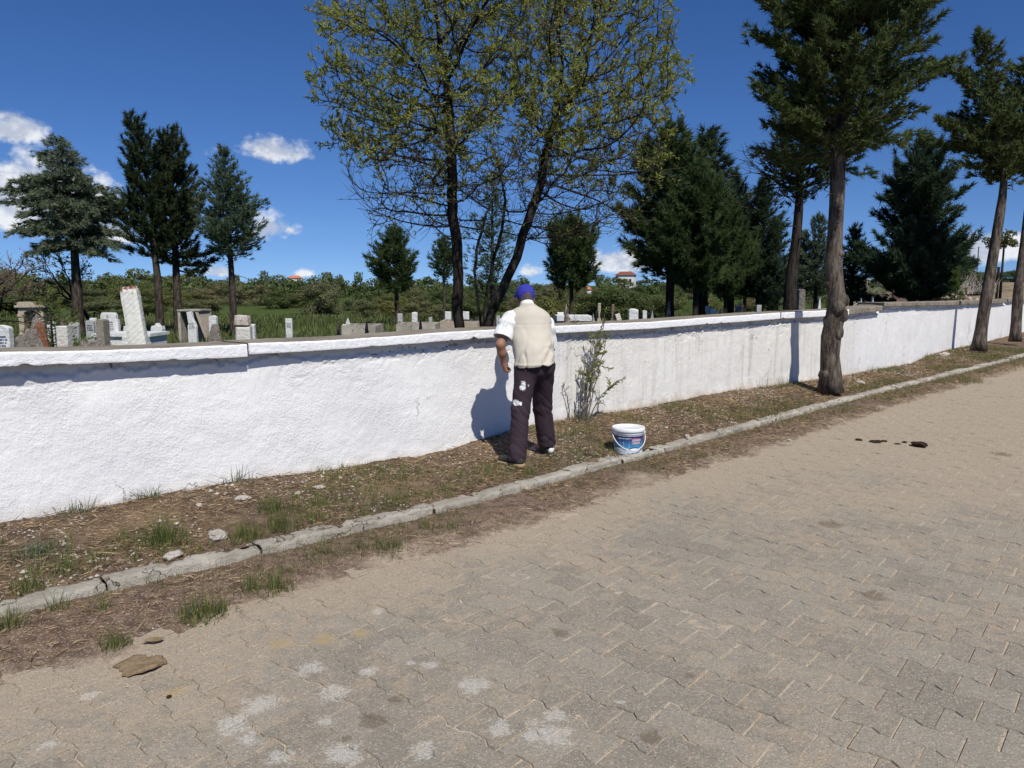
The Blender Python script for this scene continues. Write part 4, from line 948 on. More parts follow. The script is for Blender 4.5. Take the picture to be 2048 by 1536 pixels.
# ------------------------------------------------------------------ shrubs and trees towards the hills
def build_far_trees():
    rng = np.random.default_rng(77); protos = []
    for i in range(6):
        f = broad_crown(90 + i, 1, 1, .82, 24, 9500, .085, -.75); f.V = [v + np.array([0, 0, .66]) for v in f.V]
        w = Acc().tube([(0, 0, -.1), (.02, 0, .3), (.05, .02, .6)], [.07, .05, .03], 6)
        for a in range(4): w.tube([(0, 0, .25), (math.cos(a*1.6)*.3, math.sin(a*1.6)*.3, .6)], [.035, .015], 4, cap=False)
        protos.append((w.mesh('trunk', M_BARK_DARK), f.mesh('crown', M_BROAD[i % 3])))
    gl = mat('grey_twigs', lambda nt: dict(color=(.14, .125, .10), rough=.9))
    def put(px, ytop, Y, wpx, lab, grp, nm='oak_tree', pr=None):
        lab = lab or mid_label(px)
        b = gpt(px, Y); h = hgt(px, ytop, Y); r = wpx / FPX * Y / 2; k = rng.integers(6) if pr is None else pr
        e = empty(nm, tuple(b + np.array([0, 0, -.12 * h])), rng.uniform(0, 6.28)); e.scale = (r, r, h / 1.36); tag(e, lab, 'tree' if nm.endswith('tree') else 'shrub', grp)
        obj('trunk', protos[k][0], e); obj('crown', protos[k][1], e)
    # the wood on the skyline reads as one mass
    lod = []
    for i in range(6):
        f = broad_crown(120 + i, 1, 1, .82, 20, 1050, .19, -.75); V = np.concatenate(f.V) + np.array([0, 0, .66]); lod.append((V, np.arange(len(V)).reshape(-1, 4)))
    far = Acc()
    def put_far(px, ytop, Y, wpx):
        b = gpt(px, Y); h = hgt(px, ytop, Y); r = wpx / FPX * Y / 2; V, F = lod[rng.integers(6)]; q = rng.uniform(0, 6.28); c, s_ = math.cos(q), math.sin(q)
        W_ = V @ np.array([[c, s_, 0], [-s_, c, 0], [0, 0, 1]]) * np.array([r, r, h / 1.36]) + b + np.array([0, 0, -.12 * h]); far.add(W_, F); far.tube([b + (0, 0, -.2), b + (.1, 0, h * .5)], [.14, .08], 5)
    for px in np.concatenate([np.arange(-1100, -130, 62), np.arange(-120, 2150, 30), np.arange(2170, 3000, 62)]):
        y = np.interp(px, [-120, 0, 250, 450, 560, 640, 700, 760, 900, 1050, 1150, 1210, 1260, 1400, 1700, 1950, 2150], [545, 540, 547, 552, 540, 552, 542, 555, 560, 562, 552, 558, 562, 560, 560, 545, 545])
        put_far(px + rng.uniform(-14, 14), y + rng.uniform(-9, 16), rng.uniform(105, 150), rng.uniform(38, 78) * (1 if -130 < px < 2160 else 1.7))
    for px in np.arange(-130, 2150, 28):
        y = np.interp(px, [-120, 0, 250, 450, 560, 640, 700, 760, 900, 1150, 1260, 1400, 1700, 1950, 2150], [556, 556, 560, 562, 555, 590, 596, 572, 572, 570, 570, 572, 572, 562, 560])
        if 655 < px < 735: continue
        put_far(px + rng.uniform(-12, 12), y + rng.uniform(-8, 16), rng.uniform(82, 102), rng.uniform(42, 78))
    tag(obj('far_wood', far.mesh('far_wood', mat('far_wood_leaf', m_leaf((.050, .078, .020), (.130, .160, .050), (.145, .165, .060), .3, .06, vary=0)))), 'belt of green woodland along the skyline', 'wood', kind='stuff')
    LM = [(-60, 'the left picture edge'), (20, 'the white headstone with blue lettering'), (63, 'the beige arch monument'), (122, 'the cream stele'), (157, 'the cedar trunk'), (215, 'the big inscribed headstone'), (268, 'the leaning white pillar'), (320, 'the left trunk of the dark pair'), (357, 'the right trunk of the dark pair'), (424, 'the lichened boulder'), (466, 'the bluish conifer trunk'),
          (793, 'the young pine'), (830, 'the round-topped white headstone'), (888, 'the slim young pine'), (918, 'the left almond trunk'), (980, 'the right almond trunk'), (1055, "the painter's cap"), (1143, 'the round-topped pine trunk'), (1198, 'the turban-topped stele'), (1266, 'the stained white headstone'), (1340, 'the first grove pine trunk'), (1392, 'the second grove pine trunk'), (1452, 'the middle grove pine'), (1520, 'the pine by the leaning black trunk'), (1578, 'the leaning black trunk')]
    used = {}
    def mid_label(px):
        x0, nm = min(LM, key=lambda q: abs(q[0] - px)); w = 'behind' if abs(px - x0) < 10 else ('just left of' if px < x0 else 'just right of'); l = 'shrubby tree of the nearer belt %s %s' % (w, nm); k = used.get(l, 0); used[l] = k + 1
        return l if k == 0 else l.replace('shrubby tree', 'second shrubby tree')
    mid_l, mid_g = 'leafy shrubby tree in the nearer belt beyond the graves', 'nearer belt of shrubby trees'
    for px in np.arange(-100, 470, 32): put(px + rng.uniform(-12, 12), np.interp(px, [-100, 100, 300, 480], [568, 575, 572, 575]) + rng.uniform(-14, 18), rng.uniform(60, 84), rng.uniform(48, 85), None, mid_g)
    for px in np.arange(740, 1560, 34):
        y = np.interp(px, [740, 860, 1000, 1100, 1160, 1260, 1330, 1560], [585, 585, 575, 572, 562, 562, 575, 590]); put(px + rng.uniform(-10, 10), y + rng.uniform(-12, 18), rng.uniform(46, 64), rng.uniform(48, 85), None, mid_g)
    for px, y, Y, w, lab in [(30, 590, 48, 120, 'dark round shrub behind the beige arch monument'), (215, 600, 46, 110, 'green shrub between the cedar and the leaning pillar'), (285, 596, 50, 100, 'shrub behind the leaning white pillar'), (395, 600, 50, 105, 'round shrub behind the concrete shelter'),
                             (552, 583, 62, 62, 'dark round shrub at the edge of the small meadow'), (635, 566, 52, 95, 'bright green round tree left of the small meadow'), (585, 588, 66, 70, 'low shrub beside the bright green round tree'), (500, 566, 70, 90, 'shrub above the small meadow, left of it'),
                             (712, 597, 58, 80, 'low dark shrub right of the small meadow'), (775, 600, 48, 110, 'shrub under the young pine'), (850, 600, 44, 100, 'bright shrub behind the headstones left of the almond tree'), (940, 600, 42, 90, 'shrub behind the almond stems'),
                             (1090, 590, 38, 110, "dark shrub to the right of the painter's head"), (1180, 590, 42, 120, 'dense green shrub under the round-topped pine'), (1250, 575, 40, 130, 'tall dense green shrub at the left of the pine grove'), (1310, 590, 36, 90, 'green shrub at the foot of the pine grove'),
                             (1420, 598, 40, 80, 'sunlit shrub seen between the pine trunks'), (1520, 596, 40, 80, 'sunlit shrub left of the leaning black trunk'), (1640, 590, 40, 90, 'shrub behind the nearest cypress trunk'), (1730, 585, 42, 80, 'shrub right of the nearest cypress trunk'),
                             (1930, 527, 52, 110, 'green shrub beside the second cypress trunk'), (1880, 560, 34, 60, 'pale green bush above the rubble'), (2030, 540, 95, 90, 'shrub on the slope at the right edge')]:
        put(px, y, Y, w, lab, None, 'shrub', rng.integers(6))
build_far_trees()

# ------------------------------------------------------------------ grasses
def blades(P, h, wd, rng, lean=.35, seg=3, droop=.5):
    """curved grass blades; P base points"""
    n = len(P); h = np.broadcast_to(h, n); wd = np.broadcast_to(wd, n); az = rng.uniform(0, 6.283, n); d = np.stack([np.cos(az), np.sin(az), 0*az], -1); s = np.stack([-np.sin(az), np.cos(az), 0*az], -1)
    ln = np.abs(rng.normal(0, lean, n)); out = []
    for k in range(seg + 1):
        t = k / seg; c = P + d * (h * ln * (t + droop * t*t))[:, None] + np.array([0, 0, 1.]) * (h * t * (1 - .25 * ln * t))[:, None]; w = (wd * (1 - t) ** .7 * .5)[:, None]
        out += [c - s * w, c + s * w] if k < seg else [c]
    V = np.stack(out, 1); m = V.shape[1]; base = (np.arange(n) * m)[:, None]
    Q = [np.array([2*k, 2*k+1, 2*k+3, 2*k+2]) for k in range(seg - 1)]; T = np.array([2*seg-2, 2*seg-1, 2*seg])
    return V.reshape(-1, 3), [np.concatenate([base + q for q in Q]), base + T]
def build_grass():
    rng = np.random.default_rng(5)
    # tall meadow grass among the graves
    n = 52000; Y = 8 + 40 * rng.random(n) ** 1.25; X = (rng.random(n) * 2.1 - 1.05) * Y * .72; u, v = uv_of(X, Y); ok = v > wall_v(u) + .6
    ok &= ~((X - Y * .40 > 2) & (Y > 22))
    ok &= fbm(np.stack([X, Y], -1) * .35, 2, 3) > -.5
    X, Y = X[ok], Y[ok]; P = np.stack([X, Y, ground_z(X, Y) - .02], -1); h = rng.uniform(.18, .5, len(P)) * (.75 + .5 * fbm(P[:, :2] * .5, 2, 9))
    V, F = blades(P, h, .008 + Y * .0011, rng, .3, 2); a = Acc(); a.add(V, F)
    tag(obj('meadow_grass', a.mesh('meadow_grass', M_GRASS_TALL)), 'tall unmown grass growing between the gravestones', 'grass', kind='stuff')
    # thin green grass scattered over the verge and along the kerb
    n = 20000; u = -1 + 25 * rng.random(n) ** 1.2; t = rng.random(n); v = kerb_v(u) - .38 + t * (wall_v(u) - kerb_v(u) + .36); X, Y = xy_of(u, v); p = np.stack([X, Y], -1)
    on_kerb = (v > kerb_v(u) - .01) & (v < kerb_v(u) + KERB_W + .01); d = fbm(p * 1.4, 3, 14) + .35 * fbm(p * 6, 2, 15); near_k = np.exp(-((v - kerb_v(u) + .07) / .09) ** 2) * .75 + np.exp(-((v - kerb_v(u) - KERB_W - .15) / .15) ** 2) * .3
    ok = ~on_kerb & (d + near_k > .10) & ~((v > wall_v(u) - .04))
    X, Y, u, v = X[ok], Y[ok], u[ok], v[ok]; Z = np.where(v > kerb_v(u), verge_z(X, Y), .015); P = np.stack([X, Y, Z - .01], -1)
    P = np.repeat(P, 4, 0) + np.concatenate([rng.normal(0, .012, (len(P) * 4, 2)), np.zeros((len(P) * 4, 1))], 1)
    V, F = blades(P, rng.uniform(.03, .10, len(P)), .0045, rng, .45, 2); a = Acc(); a.add(V, F)
    tag(obj('verge_grass', a.mesh('verge_grass', M_GRASS)), 'thin short green grass sprouting on the brown verge', 'grass', kind='stuff')
    # dry stalks and needles lying about
    n = 52000; u = -1 + 23 * rng.random(n) ** 1.25; v = kerb_v(u) - .62 + rng.random(n) ** .8 * (wall_v(u) - kerb_v(u) + .6); X, Y = xy_of(u, v); ok = (v < kerb_v(u) - .02) | (v > kerb_v(u) + KERB_W - .02)
    ok &= fbm(np.stack([X, Y], -1) * 1.8, 2, 31) > -.25
    X, Y, u, v = X[ok], Y[ok], u[ok], v[ok]; s = kerb_v(u) - v; Z = np.where(s < 0, verge_z(X, Y), .022 * sstep(s, .62, .2) + .006)
    az = rng.uniform(0, 6.283, len(X)); D = np.stack([np.cos(az), np.sin(az), rng.normal(0, .18, len(X))], -1); P = np.stack([X, Y, Z + .012], -1)
    V, F = leaf_quads(P, D, rng.uniform(.025, .085, len(X)) * np.where(rng.random(len(X)) < .06, 2.2, 1), rng.uniform(.003, .0065, len(X)) * (.7 + .06 * Y), rng, 0); a = Acc(); a.add(V, F)
    tag(obj('straw_litter', a.mesh('straw_litter', M_STRAW)), 'dry straw and fallen needles strewn over verge and road edge', 'litter', kind='stuff')
build_grass()

# ------------------------------------------------------------------ gravestones
def m_stone(base, spot, spot2=None, sc=10., amt=.6, streak=False):
    def f(nt):
        p = nt.obj(); n = nt.noise(p, sc, 5, .65); n2 = nt.noise(p, sc * 3.5, 4, .7); n3 = nt.noise(p, 2.2, 3)
        c = nt.mix(nt.step(n, .42, .68, 0, amt), base, spot); c = nt.mix(nt.step(n3, .4, .75, 0, .35), c, tuple(v * .72 for v in base))
        if spot2: c = nt.mix(nt.step(n2, .52, .68, 0, .85), c, spot2)
        return dict(color=c, rough=.9, spec=.15, normal=nt.bump(nt.m('ADD', n, n2), .8, .03))
    return f
M_MARBLE = mat('white_marble', m_stone((.66, .66, .64), (.52, .52, .50), None, 6, .5))
M_GREYST = mat('grey_headstone', m_stone((.40, .40, .39), (.30, .30, .28), None, 7, .6))
M_LICHEN = mat('lichened_stone', m_stone((.20, .175, .145), (.08, .07, .06), (.46, .44, .40), 13, .8))
M_LIMEST = mat('whitewashed_stone', m_stone((.66, .64, .58), (.52, .48, .40), None, 8, .6))
M_RUST = mat('rust_brown_stone', m_stone((.20, .085, .045), (.09, .05, .035), (.32, .22, .15), 12, .7))
M_RUSTW = mat('rust_stained_white_stone', m_stone((.60, .57, .50), (.33, .13, .06), (.26, .10, .05), 9, .55))
M_BEIGE = mat('beige_stone', m_stone((.42, .35, .27), (.30, .25, .19), None, 7, .6))
M_BRST = mat('brown_field_stone', m_stone((.19, .145, .11), (.10, .08, .065), (.30, .26, .21), 14, .7))
M_INK = mat('dark_lettering', lambda nt: dict(color=(.035, .04, .06), rough=.7))
M_BLUEINK = mat('blue_lettering', lambda nt: dict(color=(.03, .045, .13), rough=.7))

def slab_mesh(w, h, t, top='round', m=None, seed=0, taper=0., rough=.0):
    """upright slab, base at z = 0; outline by kind of top"""
    n = 9; pts = [(-w/2 * (1 + taper), 0), (w/2 * (1 + taper), 0)]
    if top == 'flat': pts += [(w/2, h), (-w/2, h)]
    elif top == 'round': pts += [(w/2, h - w*.22)] + [(w/2 * math.cos(a), h - w*.22 + w*.22 * math.sin(a)) for a in np.linspace(.25, math.pi - .25, n)] + [(-w/2, h - w*.22)]
    elif top == 'shoulder': pts += [(w/2, h*.86), (w*.40, h*.86), (w*.40, h*.95), (w*.33, h), (-w*.33, h), (-w*.40, h*.95), (-w*.40, h*.86), (-w/2, h*.86)]
    elif top == 'point': pts += [(w/2, h*.72), (w*.3, h*.85), (w*.12, h*.93), (0, h), (-w*.12, h*.93), (-w*.3, h*.85), (-w/2, h*.72)]
    elif top == 'neck': pts += [(w/2, h*.80), (w*.18, h*.84), (w*.16, h*.88), (w*.34, h*.92), (w*.3, h), (-w*.3, h), (-w*.34, h*.92), (-w*.16, h*.88), (-w*.18, h*.84), (-w/2, h*.80)]
    elif top == 'crown': pts += [(w/2, h*.6), (w*.42, h*.8), (w*.2, h*.78), (0, h), (-w*.2, h*.78), (-w*.42, h*.8), (-w/2, h*.6)]
    o = np.array(pts); k = len(o); b = .06 * min(w, t) + .004; c = o.mean(0); inn = o + unit(c - o) * b
    V = np.concatenate([np.column_stack([inn[:, 0], np.full(k, -t/2), inn[:, 1]]), np.column_stack([o[:, 0], np.full(k, -t/2 + b), o[:, 1]]), np.column_stack([o[:, 0], np.full(k, t/2 - b), o[:, 1]]), np.column_stack([inn[:, 0], np.full(k, t/2), inn[:, 1]])])
    V += np.random.default_rng(seed).normal(0, rough, V.shape); i = np.arange(k); j = (i + 1) % k; F = [np.concatenate([np.stack([i + a*k, j + a*k, j + (a+1)*k, i + (a+1)*k], 1) for a in range(3)]), np.array([list(range(k))[::-1], list(range(3*k, 4*k))])]
    return mesh('stone', V, F, m)
def rock_mesh(sx, sy, sz, seed, m, amp=.28, peak=0., flat=.0):
    """boulder with base at z = 0"""
    la = np.linspace(-1.45, 1.5, 13); lo = np.arange(18) / 18 * 2 * math.pi
    d = np.array([[math.cos(a)*math.cos(o), math.cos(a)*math.sin(o), math.sin(a)] for a in la for o in lo]); r = 1 + amp * fbm(d * 1.7 + seed * 3.1, 3, seed) * 1.6 + amp * .4 * fbm(d * 5, 2, seed + 2)
    V = d * r[:, None]; V[:, :2] *= (1 - peak * np.clip(V[:, 2] * .5 + .5, 0, 1))[:, None]; V = V * np.array([sx/2, sy/2, sz/2]) + np.array([0, 0, sz/2 * .96])
    i, j = np.meshgrid(np.arange(12), np.arange(18), indexing='ij'); i = i.ravel(); j = j.ravel(); j2 = (j+1) % 18
    F = [np.stack([i*18+j, i*18+j2, (i+1)*18+j2, (i+1)*18+j], 1), np.array([list(range(18))[::-1], [12*18 + q for q in range(18)]])]
    return mesh('rock', V, F, m, False)
def lines_mesh(w, z0, z1, n, seed, m, y):
    """rows of short dark strokes: weathered lettering too small to read"""
    rng = np.random.default_rng(seed); a = Acc(); rh = (z1 - z0) / n
    for r in range(n):
        x = -w/2 + rng.uniform(0, w * .12); xe = w/2 - rng.uniform(0, w * .18)
        while x < xe:
            l = rng.uniform(.012, .028) * max(.7, w / .5); hh = rh * rng.uniform(.38, .58); a.box((x + l/2, y, z1 - rh * (r + .5)), (l * .72, .004, hh)); x += l * (1.05 if rng.random() < .8 else 1.9)
    return a.mesh('lettering', m)
def thing(name, label, cat, loc, rz=0, group=None): return tag(empty(name, tuple(float(v) for v in loc), rz), label, cat, group)
def stone_at(px0, px1, ytop, Y, kind, m, label, name='gravestone', tilt=0., t=.12, letters=0, ink=None, sub=0., rz=0., seed=0, taper=0., group=None, crescent=False, yrot=0.):
    """headstone spanning photo columns px0..px1 with its top at row ytop, standing at distance Y"""
    px = (px0 + px1) / 2; w = (px1 - px0) / FPX * Y; b = gpt(px, Y); h = at(px, ytop, Y)[2] - b[2]; b[0] -= math.tan(tilt) * 0
    e = thing(name, label, 'gravestone', b, rz, group); e.rotation_euler = (0, tilt, rz)
    if abs(tilt) > 0: e.location[0] -= math.sin(tilt) * h * .75
    o = obj('stone', slab_mesh(w, h, t, kind, m, seed, taper, .002), e)
    if letters:
        vis = min(h * .62, .62 * w * 1.5); obj('lettering', lines_mesh(w * .74, h - vis - .14 * h, h * .82, letters, seed + 5, ink or M_INK, -t/2 - .003), e)['kind'] = 'stuff'
    if crescent:
        a = Acc(); ang = np.linspace(.7, 2 * math.pi - .7, 14); r1 = w * .075; pts = [(math.cos(q)*r1, h * .91 + math.sin(q)*r1) for q in ang] + [(math.cos(q)*r1*.78 + r1*.32, h*.91 + math.sin(q)*r1*.78) for q in ang[::-1]]
        k = len(pts); V = [(x, -t/2 - .004, z) for x, z in pts]; half = 14; Fq = np.array([[i, i+1, k-2-i, k-1-i] for i in range(half - 1)]); a.add(V, Fq)
        st = [(r1*.75 + math.cos(q)*r1*(.42 if i % 2 == 0 else .17), h*.91 + math.sin(q)*r1*(.42 if i % 2 == 0 else .17)) for i, q in enumerate(np.arange(10) * math.pi/5 + math.pi)]
        a.add([(x, -t/2 - .004, z) for x, z in st], np.arange(10)[None, :]); obj('crescent_and_star', a.mesh('crescent_and_star', M_INK), e)
    return e
def rock_at(px0, px1, ytop, Y, m, label, name='field_stone', seed=0, amp=.25, peak=.3, ybase=None, cat='stone', depth=.7, tilt=0):
    px = (px0 + px1) / 2; w = (px1 - px0) / FPX * Y; b = gpt(px, Y); h = at(px, ytop, Y)[2] - b[2]
    e = obj(name, rock_mesh(w * 1.05, w * depth, h, seed, m, amp, peak), None, b); e.rotation_euler = (0, tilt, 0); tag(e, label, cat); return e

def build_graves():
    # beige arched monument: plinth, two pillars with capitals, round arch, cornice
    Y = 23; b = gpt(63, Y); k = Y / FPX; top = at(63, 604, Y)[2] - b[2]; w = 46 * k
    e = thing('arched_monument', 'beige stone tomb monument with pillars, round arch and stepped cornice', 'monument', b, .25)
    a = Acc(); a.box((0, 0, top * .12), (w * 1.05, .5, top * .24)); obj('plinth', a.mesh('plinth', M_BEIGE), e)
    for s in (-1, 1):
        a = Acc(); a.box((s * w * .38, 0, top * .47), (w * .2, .42, top * .46)); a.box((s * w * .38, -.0, top * .70), (w * .27, .47, top * .06)); a.box((s*w*.38, 0, top*.26), (w*.26, .47, top*.05)); obj('pillar', a.mesh('pillar', M_BEIGE), e)
    a = Acc(); n = 14; ang = np.linspace(0, math.pi, n); r = w * .28; zc = top * .73
    I_ = [(math.cos(q) * r, zc + math.sin(q) * r * .55) for q in ang]; O_ = [(math.cos(q) * w * .49, top * .90 if math.sin(q) > .15 else zc) for q in ang]
    V = [(x, y, z) for y in (-.2, .2) for x, z in I_ + O_]; F = []
    for i in range(n - 1): F += [[i, i+1, n+i+1, n+i], [2*n+i+1, 2*n+i, 3*n+i, 3*n+i+1], [i+1, i, 2*n+i, 2*n+i+1]]
    a.add(V, np.array(F)); obj('arch', a.mesh('arch', M_BEIGE), e)
    a = Acc(); a.box((0, 0, top * .905), (w * 1.16, .56, top * .05)); a.box((0, 0, top * .955), (w * .98, .5, top * .06)); a.box((0, 0, top*.99), (w*.9, .44, top*.03)); obj('cornice', a.mesh('cornice', M_BEIGE), e)
    a = Acc(); a.box((0, .17, top * .48), (w * .6, .06, top * .52)); obj('back_panel', a.mesh('back_panel', M_GREYST), e)

    stone_at(-22, 15, 650, 13.5, 'round', M_MARBLE, 'white rounded headstone with blue lettering cut by the left edge', letters=5, ink=M_BLUEINK, t=.14, seed=1)
    rock_at(14, 82, 663, 11.2, M_LICHEN, 'heaped whitish lichened rock behind the wall near the left edge', 'lichened_rock', 3, .32, .25)
    rock_at(56, 92, 640, 12.2, M_RUST, 'rust-brown rock standing right of the whitish lichened rock', 'brown_rock', 6, .14, .12, depth=.8)
    rock_at(50, 84, 630, 13.4, M_LICHEN, 'pale rounded rock before the beige arch monument', 'pale_rock', 8, .2, .2)
    stone_at(91, 105, 643, 22, 'flat', M_MARBLE, 'narrow white headstone just right of the small airy conifer', letters=4, seed=2)
    stone_at(111, 133, 652, 12.6, 'flat', M_LIMEST, 'plain cream stele with grey veins before a brownish stone', t=.16, seed=3)
    stone_at(113, 129, 637, 15, 'point', M_BRST, 'brownish weathered stone rising behind the cream stele', t=.14, seed=4)
    stone_at(134, 153, 644, 24, 'round', M_GREYST, 'grey rounded headstone just left of the cedar trunk', letters=4, ink=M_INK, seed=5)
    stone_at(168, 184, 640, 23, 'round', M_GREYST, 'grey headstone just right of the cedar trunk', letters=3, seed=6)
    stone_at(175, 190, 636, 26, 'shoulder', M_MARBLE, 'white headstone half hidden behind the grey one', letters=3, seed=7)
    rock_at(140, 194, 680, 10.8, M_LICHEN, 'low grey rubble heap left of the rough stone pillar', 'rubble_heap', 11, .4, .1)
    stone_at(193, 208, 638, 12.4, 'round', mat('mottled_stone', m_stone((.30, .265, .215), (.17, .145, .115), (.42, .39, .34), 16, .7)), 'rough brown stone pillar before the big inscribed headstone', 'stone_pillar', t=.2, seed=9, taper=.1)
    stone_at(196, 234, 625, 17.2, 'shoulder', M_MARBLE, 'big white headstone with crescent and seven lines of lettering', letters=7, t=.12, crescent=True, seed=10)
    # its grave: marble box and ledge
    Y = 16.4; x0, x1 = at(188, 600, Y)[0], at(302, 600, Y)[0]; b = gpt(245, Y); z1 = at(245, 663, Y)[2]; w = x1 - x0
    e = thing('marble_grave', 'white marble grave box behind the leaning pillar', 'grave', ((x0+x1)/2, Y, b[2]))
    a = Acc(); a.box((0, .3, (z1 - b[2]) * .42), (w * .96, .8, (z1 - b[2]) * .84)); obj('box', a.mesh('box', M_MARBLE), e)
    a = Acc(); a.box((0, .3, (z1 - b[2]) * .90), (w * 1.03, .92, .07)); obj('ledge', a.mesh('ledge', M_MARBLE), e)
    for s in (-.28, .1, .42):
        a = Acc(); a.box((w * s, -.16, (z1 - b[2]) * .45), (.16, .10, (z1 - b[2]) * .8)); a.box((w*s, -.17, (z1-b[2])*.62), (.22, .12, .05)); obj('post', a.mesh('post', M_MARBLE), e)
    # leaning white pillar with chiselled grooves
    Y = 12.5; p0, p1 = at(279, 690, Y), at(259, 572, Y); b = gpt(281, Y); d = unit(p1 - p0); L = (p1[2] - b[2]) / d[2]; wd = 35 / FPX * Y
    foot = p1 - d * L; e = thing('leaning_pillar', 'tall leaning white pillar stone with chiselled grooves and a stained top', 'gravestone', foot); e.rotation_euler = (0, math.atan2(d[0], d[2]), .12)
    n = 44; m_ = 18; zs = np.linspace(0, L, n); V = []
    for i, z in enumerate(zs):
        for j in range(m_):
            q = j / m_ * 2 * math.pi; c, s = math.cos(q), math.sin(q); sq = max(abs(c), abs(s)); x, y = c / sq ** .85, s / sq ** .85
            gr = .0015 * math.sin(z * 75 + x * 9 + 2 * float(vn(np.array([[z * 3, j * .1]]), 3)[0])); sc = 1 - .10 * z / L + (.0 if i < n - 2 else -.10)
            V.append((x * wd / 2 * sc + gr * x, y * wd * .36 * sc + gr * y, z))
    V = np.array(V); V += .012 * fbm(V * 4, 3, 4)[:, None] * np.sign(V * np.array([1, 1, 0])); i, j = np.meshgrid(np.arange(n-1), np.arange(m_), indexing='ij'); i = i.ravel(); j = j.ravel(); j2 = (j+1) % m_
    V[-m_:, 2] += .025 * vn(V[-m_:, :2] * 9, 5)
    def m_pillar(nt):
        p = nt.obj(); x, y, z = nt.sep(p); n_ = nt.noise(p, 12, 4, .7); c = nt.mix(nt.step(n_, .4, .7, 0, .4), (.70, .685, .62), (.56, .53, .45))
        top_ = nt.step(nt.m('ADD', z, nt.m('MULTIPLY', nt.noise(p, 9, 3), .35)), L + .04, L + .14); c = nt.mix(nt.m('MULTIPLY', top_, nt.step(n_, .42, .52)), c, (.20, .09, .05))
        return dict(color=c, rough=.9, spec=.1, normal=nt.bump(n_, .5, .02))
    obj('shaft', mesh('shaft', V, [np.stack([i*m_+j, i*m_+j2, (i+1)*m_+j2, (i+1)*m_+j], 1), np.array([[(n-1)*m_ + q for q in range(m_)]])], mat('chiselled_limewash', m_pillar)), e)

    stone_at(243, 256, 645, 25, 'crown', M_MARBLE, 'small white stone just left of the leaning pillar', seed=12)
    stone_at(300, 323, 646, 27, 'crown', M_MARBLE, 'small white gable-shaped grave marker right of the leaning pillar', t=.3, seed=13)
    # concrete lean-to shelter
    Y = 24; b = gpt(388, Y); k = Y / FPX; h = at(388, 620, Y)[2] - b[2]; w = 44 * k
    e = thing('concrete_shelter', 'open concrete grave shelter with one sloping side', 'shelter', b)
    a = Acc(); a.box((-w*.46, 0, h*.5), (.08, .9, h)); obj('wall', a.mesh('wall', M_CONC), e)
    a = Acc(); a.box((-.02, 0, h), (w * 1.0, .95, .05)); obj('roof', a.mesh('roof', M_CONC), e)
    a = Acc(); R = Matrix.Rotation(-.32, 3, 'Y'); a.box((w*.56, 0, h*.48), (.09, .9, h * 1.02), np.array(R)); obj('sloping_wall', a.mesh('sloping_wall', M_BEIGE), e)
    a = Acc(); a.box((0, .43, h*.48), (w*.92, .04, h * .9)); obj('back_wall', a.mesh('back_wall', M_GREYST), e)
    stone_at(374, 384, 623, 23, 'flat', M_MARBLE, 'slim leaning white post inside the concrete shelter', 'white_post', tilt=-.12, seed=14)
    stone_at(373, 390, 633, 20, 'point', M_MARBLE, 'white pointed headstone with lettering before the concrete shelter', letters=5, seed=15)
    rock_at(408, 441, 638, 12.4, M_LICHEN, 'grey speckled lichened boulder right of the concrete shelter', 'lichened_boulder', 17, .16, .3)
    stone_at(416, 431, 631, 17, 'round', M_MARBLE, 'white headstone top showing over the lichened boulder', seed=18)
    Y = 12.4; b = gpt(484, Y)
    e = thing('broken_stele', 'two-piece white stele stained with rust, left of the tablet', 'gravestone', b); h = at(484, 629, Y)[2] - b[2]; w = 30 / FPX * Y
    obj('lower_block', slab_mesh(w * 1.0, h * .84, .2, 'flat', M_LIMEST, 3, .12, .012), e); o = obj('upper_block', slab_mesh(w * .82, h * .135, .2, 'flat', M_RUSTW, 4, .12, .006), e); o.location = (-.01, 0, h * .855)
    stone_at(497, 507, 648, 15.5, 'round', M_MARBLE, 'small white headstone leaning on the rust-stained stele', seed=19)
    stone_at(569, 582, 637, 24, 'flat', M_MARBLE, 'small white tablet with dark lettering standing alone in the grass', letters=5, t=.07, seed=20)
    for i, (a_, b_, y_, lab) in enumerate([(666, 684, 637, 'pointed brown field stone, leftmost of the three by the low grave frames'), (721, 741, 640, 'pointed brown field stone before the gap between two grave frames'), (831, 849, 632, 'rough pointed field stone right of the round-topped headstone')]):
        rock_at(a_, b_, y_, 12.3, M_BRST, lab, 'field_stone', 23 + i, .14, .55, depth=.8)
    def grave(px0, px1, yt, Y, lab, m, d=1.1, name='grave_frame'):
        b = gpt((px0+px1)/2, Y); x0, x1 = at(px0, 600, Y)[0], at(px1, 600, Y)[0]; h = at((px0+px1)/2, yt, Y)[2] - b[2]; w = x1 - x0
        e = thing(name, lab, 'grave', ((x0+x1)/2, Y, b[2]))
        for nm, c, s in (('front_board', (0, 0, h/2), (w, .09, h)), ('back_board', (0, d, h/2), (w, .09, h)), ('side_board', (-w/2 + .045, d/2, h/2), (.09, d - .1, h * .99)), ('side_board', (w/2 - .045, d/2, h/2), (.09, d - .1, h * .99))):
            obj(nm, Acc().box(c, s).mesh(nm, m), e)
        return e
    grave(682, 750, 651, 19, 'low grey stone grave frame left of the almond trunks', M_CONC); grave(792, 870, 648, 18, 'low grey grave frame behind the field stone left of the almond trunks', M_CONC); grave(880, 960, 642, 20, 'pale grave frame hidden behind the almond trunks', M_BEIGE)
    stone_at(682, 706, 636, 21, 'crown', M_MARBLE, 'white bench-like headboard with upturned corners', t=.12, seed=26)
    stone_at(795, 804, 627, 19, 'flat', M_GREYST, 'pale grey narrow headstone below the young pine', letters=4, seed=27)
    stone_at(823, 834, 624, 20, 'round', M_MARBLE, 'white round-topped headstone above the rough field stone', seed=28)
